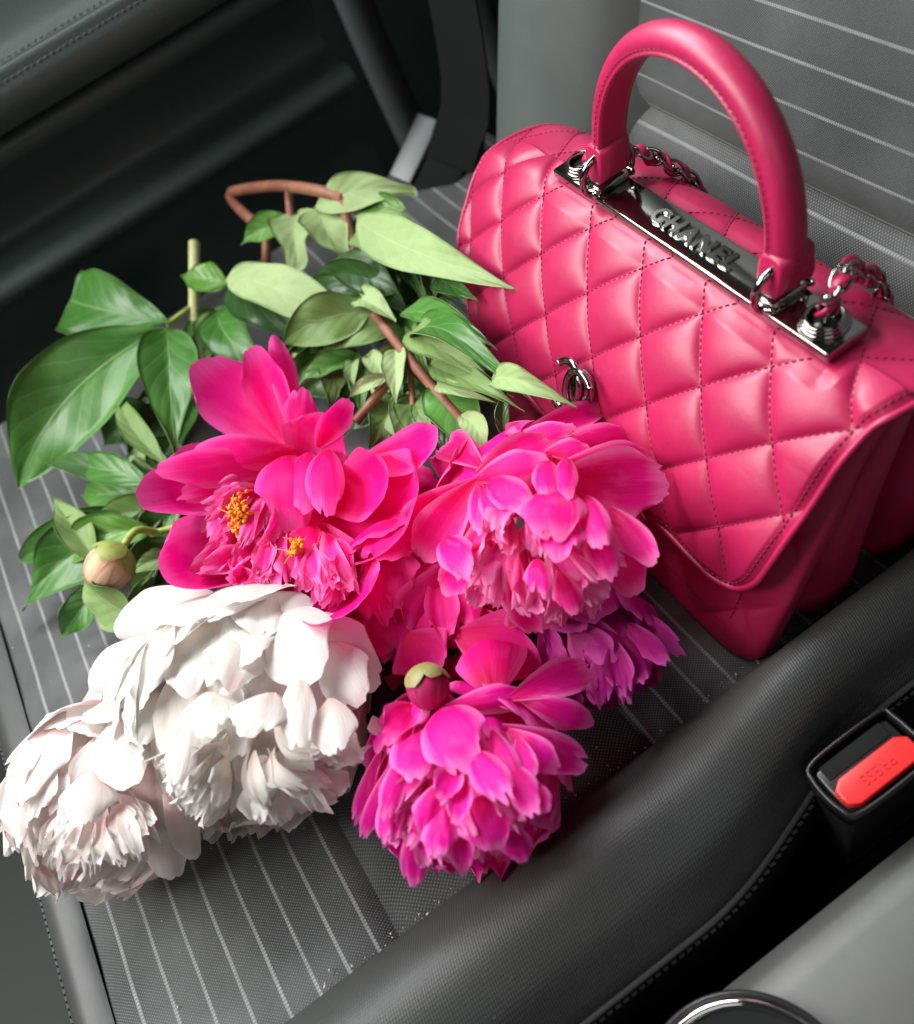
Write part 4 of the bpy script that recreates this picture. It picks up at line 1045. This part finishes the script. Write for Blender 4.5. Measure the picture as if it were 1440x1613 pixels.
# ------------------------------------------------------------------ buds
def bud_mat(name, pet, sep, tipc):
    a = NT(name); o = a.obj()
    return a
def bud(label, u, v, z, rpx, stem_dir, pet_mat, sepal_mat, stem_to=None):
    c = pix(u, v, z); R_ = rpx * scale_at(c); ax = norm(RC.T @ np.array(stem_dir, float))     # points to the stem
    root = empty('peony_bud', (c[0], c[1], max(.002, c[2] - R_)), label, 'flower bud', 'peony buds')
    e1 = norm(np.cross(ax, (.3, .2, 1))); e2 = np.cross(ax, e1); r = np.random.default_rng(int(u))
    # overlapping tight petals
    for i in range(9):
        ph = i * 2.399; rr = R_ * (.95 + .02 * (i % 3))
        th0 = .15 + .12 * (i % 3); s = np.linspace(-1, 1, 11)[:, None]; t = np.linspace(0, 1, 14)[None, :]
        th = math.radians(150) * (1 - t) + th0 * t
        w = (.3 + t ** .7 * .9) * (1 - t ** 5) ** .5 * 1.15
        php = ph + s * w / (np.sin(th) + .45)
        d = -np.cos(math.pi - th)[..., None] * 0 + (-np.cos(th))[..., None] * ax + np.sin(th)[..., None] * (np.cos(php)[..., None] * e1 + np.sin(php)[..., None] * e2)
        rad = rr * (1 + .05 * t ** 3 + .03 * np.sin(s * 6 + i) * t ** 2)
        add_petal(root, c + d * rad[..., None], pet_mat)
    for i in range(5):
        ph = i * math.pi * .4 + r.uniform(-.3, .3); s = np.linspace(-1, 1, 9)[:, None]; t = np.linspace(0, 1, 11)[None, :]
        th = math.radians(r.uniform(58, 82)) * t
        w = (1 - .7 * t ** 2.5) * .92
        php = ph + s * w
        d = np.cos(th)[..., None] * ax + np.sin(th)[..., None] * (np.cos(php)[..., None] * e1 + np.sin(php)[..., None] * e2)
        rad = R_ * (1.06 + .03 * t ** 2 + .015 * i)
        link('sepal', grid_mesh('sepal', c + d * (rad * np.ones_like(s))[..., None]), sepal_mat, root)
    if stem_to:
        e = pix(*stem_to); sp = spline([c + ax * R_ * .9, c + ax * R_ * 1.6 + (e - c) * .1, e], 16)
        link('stem', tube('stem', sp, .0024, 8), M['stem_green'], root)
    return root
def noise_mat(name, c1, c2, c3, scale, rough=.5):
    a = NT(name); o = a.obj(); n = a.noise(scale, o, 4); m = a.noise(scale * 2.3, o, 3)
    col = a.mix(a.ramp(n, .38, .6), c1, c2); col = a.mix(a.ramp(m, .58, .72), col, c3)
    a.set(Base_Color=col, Roughness=rough); a.l(a.bump(m, .3, .0006), a.b.inputs['Normal']); return a.m
M['stem_green'] = noise_mat('stem_yellow_green', (.30, .40, .06), (.38, .46, .10), (.22, .34, .05), 90)
M['stem_red'] = noise_mat('stem_reddish', (.22, .075, .05), (.30, .12, .07), (.26, .20, .08), 60)
M['stem_pale'] = noise_mat('stem_pale', (.42, .46, .18), (.50, .52, .25), (.36, .40, .12), 60)
M['bud_cream'] = petal_mat('bud_cream_petal', (.70, .50, .26), (.74, .52, .34), (.58, .06, .10), (.78, .62, .42), .1, .14)
M['bud_red'] = petal_mat('bud_magenta_petal', (.42, .01, .08), (.42, .012, .12), (.50, .05, .18), (.40, .02, .1), .1)
M['sepal'] = noise_mat('sepal_green', (.26, .34, .06), (.32, .40, .09), (.42, .16, .10), 110)
M['sepal_dull'] = noise_mat('sepal_olive', (.22, .20, .06), (.26, .24, .09), (.30, .08, .08), 110)
bud('round cream and green bud flushed with red among the leaves', 172, 893, .050, 38, (.42, -.70, .15), M['bud_cream'], M['sepal'], (246, 838, .040))
bud('closed dark magenta bud nestled between the pink flowers', 674, 1082, .085, 35, (-.15, -.80, -.02), M['bud_red'], M['sepal_dull'])

# ------------------------------------------------------------------ leaves and stems
def leaf_mat(name, c1, c2, vein, rough, trans, bumps=.5, spec=.5):
    a = NT(name); uv = a.uv(); u, v, _ = a.xyz(uv); o = a.obj()
    info = a.n('ShaderNodeObjectInfo'); rnd = info.outputs['Random']
    du = a.math('ABSOLUTE', a.math('SUBTRACT', u, .5))
    nz = a.noise(60, o, 3)
    col = a.mix(a.ramp(a.math('ADD', a.math('MULTIPLY', rnd, .6), a.math('MULTIPLY', nz, .6)), .2, .95), c1, c2)
    mid = a.math('SUBTRACT', 1.0, a.ramp(du, .005, .016))
    ph = a.math('SUBTRACT', a.math('MULTIPLY', v, 6.0), a.math('MULTIPLY', a.math('POWER', du, .8), 3.4))
    ph = a.math('ADD', ph, a.math('MULTIPLY', a.noise(30, o, 2), .55))
    f = a.math('ABSOLUTE', a.math('SUBTRACT', a.math('FRACT', ph), .5))
    sv = a.math('MULTIPLY', a.math('SUBTRACT', 1.0, a.ramp(f, .008, .045)), a.math('SUBTRACT', 1.0, a.ramp(du, .34, .47)))
    rim = a.ramp(du, .475, .495)
    ve = a.math('MAXIMUM', mid, a.math('MAXIMUM', a.math('MULTIPLY', sv, .50), a.math('MULTIPLY', rim, .5)))
    mott = a.noise(140, o, 4)
    col = a.mix(a.math('MULTIPLY', a.ramp(mott, .45, .75), .22), col, tuple(c * .6 for c in c1))
    col = a.mix(a.math('MULTIPLY', ve, .62), col, vein)
    a.set(Base_Color=col, Roughness=a.math('ADD', rough - .08, a.math('MULTIPLY', nz, .16))); a.b.inputs['Specular IOR Level'].default_value = spec
    puff = a.math('ADD', a.math('MULTIPLY', f, 1.0), a.math('MULTIPLY', a.noise(220, o, 4), .35))
    nb = a.bump(a.math('ADD', puff, a.math('MULTIPLY', mid, -.6)), bumps, .0009); a.l(nb, a.b.inputs['Normal'])
    tr = a.n('ShaderNodeBsdfTranslucent'); a.l(col, tr.inputs[0])
    mx = a.n('ShaderNodeMixShader'); mx.inputs[0].default_value = trans
    a.l(a.b.outputs[0], mx.inputs[1]); a.l(tr.outputs[0], mx.inputs[2]); a.l(mx.outputs[0], a.out.inputs[0])
    return a.m
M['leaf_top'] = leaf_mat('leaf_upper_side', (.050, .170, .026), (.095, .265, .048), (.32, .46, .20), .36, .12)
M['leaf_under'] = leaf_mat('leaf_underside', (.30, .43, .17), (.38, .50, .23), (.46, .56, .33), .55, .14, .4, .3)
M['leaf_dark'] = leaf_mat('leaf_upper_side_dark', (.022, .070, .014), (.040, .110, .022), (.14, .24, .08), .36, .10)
M['leaf_bright'] = leaf_mat('leaf_upper_side_bright', (.10, .26, .03), (.13, .31, .05), (.30, .45, .15), .34, .14)
M['leaf_olive'] = leaf_mat('leaf_olive', (.15, .26, .07), (.22, .34, .11), (.36, .46, .22), .5, .14, .4, .35)

def leaf_obj(root, base, tip, width, N, face, back, fold=None, bend=None, side=None, twist=None, curl=None, wave=.06, seed=0, shape=(.82, 1.28), blunt=0.0, zmin=.003):
    r = np.random.default_rng(seed); nu, nv = 13, 26
    fold = r.uniform(.25, .55) if fold is None else fold * 1.3 + r.uniform(0, .12)
    bend = r.uniform(.04, .16) if bend is None else bend
    side = r.normal() * .05 if side is None else side
    twist = r.normal() * .35 if twist is None else twist
    curl = r.uniform(.0, .16) if curl is None else curl
    base = np.asarray(base); tip = np.asarray(tip); ax = tip - base; L = np.linalg.norm(ax); ax = ax / L
    N = norm(np.asarray(N) - ax * np.dot(N, ax)); S = np.cross(ax, N)
    s = np.linspace(-1, 1, nu)[:, None]; t = np.linspace(0, 1, nv)[None, :]
    w = t ** shape[0] * (1 - t) ** shape[1]
    w = w / w.max()
    if blunt: w = np.maximum(w, blunt * np.clip((t - .6) / .2, 0, 1) * (1 - np.clip((t - .985) / .015, 0, 1) * .3))
    w = np.maximum(w, .012)
    W = width / 2 * w
    ang = twist * t
    Sx = np.cos(ang)[..., None] * S + np.sin(ang)[..., None] * N; Nx = -np.sin(ang)[..., None] * S + np.cos(ang)[..., None] * N
    ph = r.uniform(0, 6.28, 3)
    mid = base + ax * (L * t)[..., None] + N * (bend * L * 4 * t * (1 - t) - curl * L * np.clip(t - .5, 0, 1) ** 2 * 4)[..., None] + S * (side * L * 4 * t * (1 - t))[..., None]
    P = mid + Sx * (W * s * np.cos(fold * np.ones_like(s)))[..., None] + Nx * (W * np.abs(s) * math.sin(fold) + wave * width * np.sin(t * r.uniform(6, 11) + ph[0] + s * 1.5) * np.abs(s) ** 1.5 + wave * .6 * width * np.sin(t * 17 + ph[1]) * s ** 2)[..., None]
    P[..., 2] = np.maximum(P[..., 2], zmin)
    # upper and lower skin with a real thickness
    gu = np.gradient(P, axis=0); gv = np.gradient(P, axis=1); nn = np.cross(gv, gu); nn = nn / (np.linalg.norm(nn, axis=-1, keepdims=True) + 1e-12)
    if np.sum(nn.mean((0, 1)) * N) < 0: nn = -nn
    Q = P - nn * .00035
    V = np.vstack([P.reshape(-1, 3), Q.reshape(-1, 3)]); f1 = grid_faces(nu, nv); f2 = grid_faces(nu, nv, base=nu * nv)[:, ::-1]
    bd = [i * nv for i in range(nu)] + [(nu - 1) * nv + j for j in range(1, nv)] + [i * nv + nv - 1 for i in range(nu - 2, -1, -1)] + [j for j in range(nv - 2, 0, -1)]
    rim = [(bd[i], bd[(i + 1) % len(bd)], bd[(i + 1) % len(bd)] + nu * nv, bd[i] + nu * nv) for i in range(len(bd))]
    a, b = np.meshgrid(np.linspace(0, 1, nu), np.linspace(0, 1, nv), indexing='ij'); U = np.stack([a.ravel(), b.ravel()], 1)
    me = mesh_pd('leaf', V, list(map(tuple, f1)) + list(map(tuple, f2)) + rim, np.vstack([U, U]))
    me.materials.append(face); me.materials.append(back)
    mi = np.zeros(len(me.polygons), dtype=np.int32); mi[len(f1):] = 1; me.polygons.foreach_set('material_index', mi)
    return link('leaf', me, None, root)
TOP, UND, DRK, BRT, OLV = 'leaf_top', 'leaf_under', 'leaf_dark', 'leaf_bright', 'leaf_olive'
def spray(label, stems, leaves, seed0, extra=()):
    """one cut leafy stem: stems = px paths with radius, leaves = (base px z, tip px z, width px, face, options)"""
    p0 = pix(*stems[0][0][0])
    root = empty('foliage_spray', (p0[0], p0[1], .003), label, 'leafy stem', 'cut leafy stems in the bunch')
    for pts, r_, mt in stems:
        link('stem', tube('stem', spline([pix(*p) for p in pts], 30), r_, 9), M[mt], root)
    rr = np.random.default_rng(seed0 + 9)
    leaves = list(leaves)
    for (bu, bv, bz, spread, n, a0, a1, l0, l1) in extra:        # leaflets springing from a node in threes
        for k in range(n):
            a = math.radians(rr.uniform(a0, a1)); L_ = rr.uniform(l0, l1)
            b0 = (bu + rr.normal() * spread, bv + rr.normal() * spread, bz + rr.uniform(-.006, .006))
            leaves.insert(0, (b0, (b0[0] + L_ * math.cos(a), b0[1] + L_ * math.sin(a), b0[2] + rr.uniform(-.012, .012)), L_ * rr.uniform(.34, .50), rr.choice([DRK, DRK, TOP, TOP, OLV, UND]), dict(fold=rr.uniform(.2, .6), bend=rr.uniform(.0, .15), twist=rr.normal() * .6, curl=rr.uniform(0, .25))))
    for i, lf in enumerate(leaves):
        (bu, bv, bz), (tu, tv, tz), wpx, face = lf[:4]; o = dict(lf[4]) if len(lf) > 4 else {}
        b = pix(bu, bv, bz); t = pix(tu, tv, tz); n = o.pop('n', None)
        N = norm(norm(CAM - (b + t) / 2) * .8 + np.array([0, 0, .35])) if n is None else norm(RC.T @ np.array(n, float))
        back = {TOP: UND, DRK: UND, BRT: UND, UND: TOP, OLV: TOP}[face]
        leaf_obj(root, b, t, wpx * scale_at((b + t) / 2) * 1.08, N, M[face], M[back], seed=seed0 + i, **o)
    return root
spray('leafy stem with three big broad green leaves over the pinstripes, cut end pale yellow', [([(306, 382, .075), (306, 440, .065), (306, 508, .05)], .0042, 'stem_pale'), ([(306, 480, .056), (285, 495, .06), (262, 512, .062)], .0018, 'stem_green'), ([(306, 508, .05), (360, 600, .03), (440, 720, .025)], .0035, 'stem_green')], [
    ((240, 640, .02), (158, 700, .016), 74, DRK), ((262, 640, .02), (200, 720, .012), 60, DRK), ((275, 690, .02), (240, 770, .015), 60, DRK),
    ((268, 508, .062), (110, 472, .070), 112, TOP, dict(blunt=.86, fold=.16, bend=.10, shape=(.85, .30), twist=-.1)),
    ((258, 516, .062), (22, 768, .030), 136, TOP, dict(fold=.20, bend=.10, side=.07, shape=(.85, .95), twist=.15, curl=.05)),
    ((263, 516, .064), (272, 708, .045), 90, TOP, dict(fold=.20, bend=.10)),
    ((340, 488, .045), (286, 600, .035), 70, TOP, dict(fold=.3)),
    ((338, 486, .046), (345, 610, .03), 60, OLV, dict(fold=.3)),
    ((342, 488, .048), (425, 592, .04), 76, TOP, dict(fold=.25)),
    ((360, 448, .060), (540, 545, .045), 84, DRK, dict(fold=.15)),
    ((358, 446, .066), (284, 436, .070), 52, BRT, dict(fold=.3)),
    ((356, 440, .070), (530, 498, .066), 72, UND, dict(fold=.12, bend=.12, shape=(.72, .50), blunt=.30, twist=.2)),
], 500, [(345, 520, .030, 12, 5, 60, 160, 80, 120), (290, 600, .022, 12, 4, 100, 200, 80, 120)])
spray('leafy stem with pointed dark green leaves fanned around the cream bud', [([(330, 820, .028), (280, 830, .035), (236, 842, .038)], .0022, 'stem_green'), ([(330, 740, .025), (270, 755, .028), (228, 760, .03)], .0022, 'stem_green')], [
    ((275, 850, .02), (200, 935, .012), 80, DRK), ((290, 880, .018), (225, 915, .012), 60, DRK), ((285, 800, .022), (215, 850, .015), 60, TOP), ((285, 780, .022), (160, 800, .015), 66, DRK),
    ((258, 728, .040), (182, 610, .055), 40, OLV, dict(fold=.3, side=-.06)),
    ((235, 756, .034), (58, 722, .030), 44, DRK, dict(fold=.25, bend=.08)),
    ((235, 765, .036), (100, 742, .032), 52, TOP, dict(fold=.2, side=.05)),
    ((238, 772, .03), (122, 778, .022), 60, TOP, dict(fold=.25)),
    ((190, 800, .024), (16, 884, .010), 64, TOP, dict(fold=.28, side=-.05)),
    ((232, 828, .028), (34, 962, .014), 104, TOP, dict(fold=.22, side=.10)),
    ((240, 836, .03), (95, 900, .02), 70, BRT, dict(fold=.3)),
    ((152, 884, .034), (84, 785, .050), 56, OLV, dict(fold=.35)),
    ((158, 915, .028), (94, 1003, .008), 52, TOP, dict(fold=.3)),
    ((215, 975, .034), (122, 908, .044), 84, OLV, dict(fold=.2, bend=.05, n=(-.2, .3, -1))),
    ((280, 880, .022), (205, 905, .025), 34, OLV, dict(fold=.3)),
], 540, [(270, 800, .022, 14, 8, 130, 250, 70, 130), (250, 900, .014, 10, 3, 120, 200, 60, 90)])
spray('reddish bent stem with pale upturned leaves toward the door', [([(540, 312, .085), (500, 300, .088), (440, 293, .082), (385, 298, .07), (362, 308, .058), (395, 345, .056), (425, 358, .056)], .0042, 'stem_red'), ([(455, 298, .083), (456, 320, .075), (458, 345, .07)], .003, 'stem_red'), ([(420, 360, .054), (420, 410, .035), (420, 440, .012)], .0036, 'stem_red'), ([(540, 312, .085), (560, 400, .06), (600, 500, .05)], .0036, 'stem_red')], [
    ((545, 365, .062), (645, 392, .06), 52, OLV, dict(fold=.2)),
    ((575, 350, .070), (700, 405, .065), 60, OLV, dict(fold=.2)),
    ((458, 348, .066), (378, 384, .064), 48, BRT, dict(fold=.3, side=.06)),
    ((468, 336, .068), (468, 414, .062), 74, UND, dict(fold=.15, blunt=.5)),
    ((640, 330, .078), (560, 330, .075), 40, BRT, dict(fold=.2)),
    ((505, 320, .078), (545, 402, .066), 74, UND, dict(fold=.15, blunt=.3, side=.08)),
    ((496, 326, .080), (655, 300, .082), 56, UND, dict(fold=.12, bend=.10, side=-.05, blunt=.3)),
    ((562, 344, .082), (786, 430, .115), 78, UND, dict(fold=.12, bend=.03)),
], 580, [(600, 385, .060, 14, 5, -20, 70, 70, 120)])
spray('red stem with drooping dark leaves crowding against the handbag', [([(590, 495, .062), (640, 560, .06), (690, 620, .062), (733, 668, .066)], .0030, 'stem_red'), ([(640, 560, .06), (605, 610, .055), (560, 665, .05)], .0030, 'stem_red'), ([(645, 565, .058), (650, 640, .05)], .0018, 'stem_red')], [
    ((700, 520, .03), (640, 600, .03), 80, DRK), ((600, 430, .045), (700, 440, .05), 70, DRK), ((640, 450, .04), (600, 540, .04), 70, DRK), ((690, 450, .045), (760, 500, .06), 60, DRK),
    ((625, 462, .066), (480, 440, .066), 62, DRK, dict(fold=.35, side=.05)),
    ((530, 410, .072), (640, 490, .062), 66, DRK, dict(fold=.2)),
    ((684, 472, .07), (666, 402, .085), 34, DRK, dict(fold=.5)),
    ((688, 440, .07), (748, 468, .09), 44, TOP, dict(fold=.3)),
    ((560, 468, .066), (624, 506, .064), 46, UND, dict(fold=.3)),
    ((585, 490, .062), (434, 546, .058), 76, OLV, dict(fold=.15, bend=.1, side=.06)),
    ((630, 515, .05), (500, 560, .045), 50, OLV, dict(fold=.2)),
    ((632, 494, .068), (772, 542, .095), 46, TOP, dict(fold=.35, side=-.05)),
    ((650, 520, .066), (770, 590, .092), 58, OLV, dict(fold=.25)),
    ((652, 535, .064), (806, 604, .098), 56, TOP, dict(fold=.3, side=-.06)),
    ((680, 575, .064), (800, 625, .096), 52, OLV, dict(fold=.3)),
    ((775, 598, .088), (890, 628, .108), 48, UND, dict(fold=.35)),
    ((688, 606, .068), (768, 625, .085), 28, UND, dict(fold=.3)),
    ((685, 610, .06), (745, 715, .066), 84, TOP, dict(fold=.2)),
    ((725, 655, .070), (765, 718, .072), 42, UND, dict(fold=.3)),
    ((700, 640, .05), (720, 735, .055), 40, DRK, dict(fold=.3)),
    ((795, 690, .07), (800, 610, .085), 26, DRK, dict(fold=.5)),
], 620, [(650, 480, .048, 14, 8, -20, 80, 80, 140), (700, 560, .052, 14, 8, 0, 90, 70, 120), (600, 460, .050, 14, 5, 100, 220, 60, 110)])
spray('leafy stem with small pale leaves tangled in the middle of the bunch', [([(620, 540, .04), (560, 580, .035), (455, 560, .04), (440, 585, .04)], .0026, 'stem_green'), ([(560, 560, .038), (590, 620, .04)], .0016, 'stem_pale')], [
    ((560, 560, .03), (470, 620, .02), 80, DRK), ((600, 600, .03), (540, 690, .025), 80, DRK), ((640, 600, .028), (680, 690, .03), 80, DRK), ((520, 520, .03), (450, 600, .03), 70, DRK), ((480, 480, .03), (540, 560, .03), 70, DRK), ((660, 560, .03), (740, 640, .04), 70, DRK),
    ((530, 560, .036), (518, 636, .038), 54, OLV),
    ((622, 550, .056), (624, 634, .058), 44, UND, dict(fold=.4)),
    ((612, 592, .06), (545, 626, .056), 24, UND, dict(fold=.3)),
    ((560, 565, .04), (555, 625, .042), 26, UND), ((575, 560, .042), (612, 620, .044), 34, UND),
    ((620, 620, .044), (580, 705, .042), 56, OLV, dict(fold=.2)), ((640, 620, .045), (628, 706, .044), 50, UND, dict(fold=.2)), ((655, 620, .045), (668, 706, .046), 56, OLV, dict(fold=.2)), ((670, 625, .046), (700, 700, .048), 44, OLV, dict(fold=.3)),
    ((500, 560, .045), (440, 610, .045), 44, TOP, dict(fold=.3)),
], 660, [(560, 540, .034, 18, 8, 60, 180, 70, 120), (640, 600, .036, 16, 8, 40, 140, 60, 110), (480, 530, .034, 14, 5, 40, 170, 60, 100)])
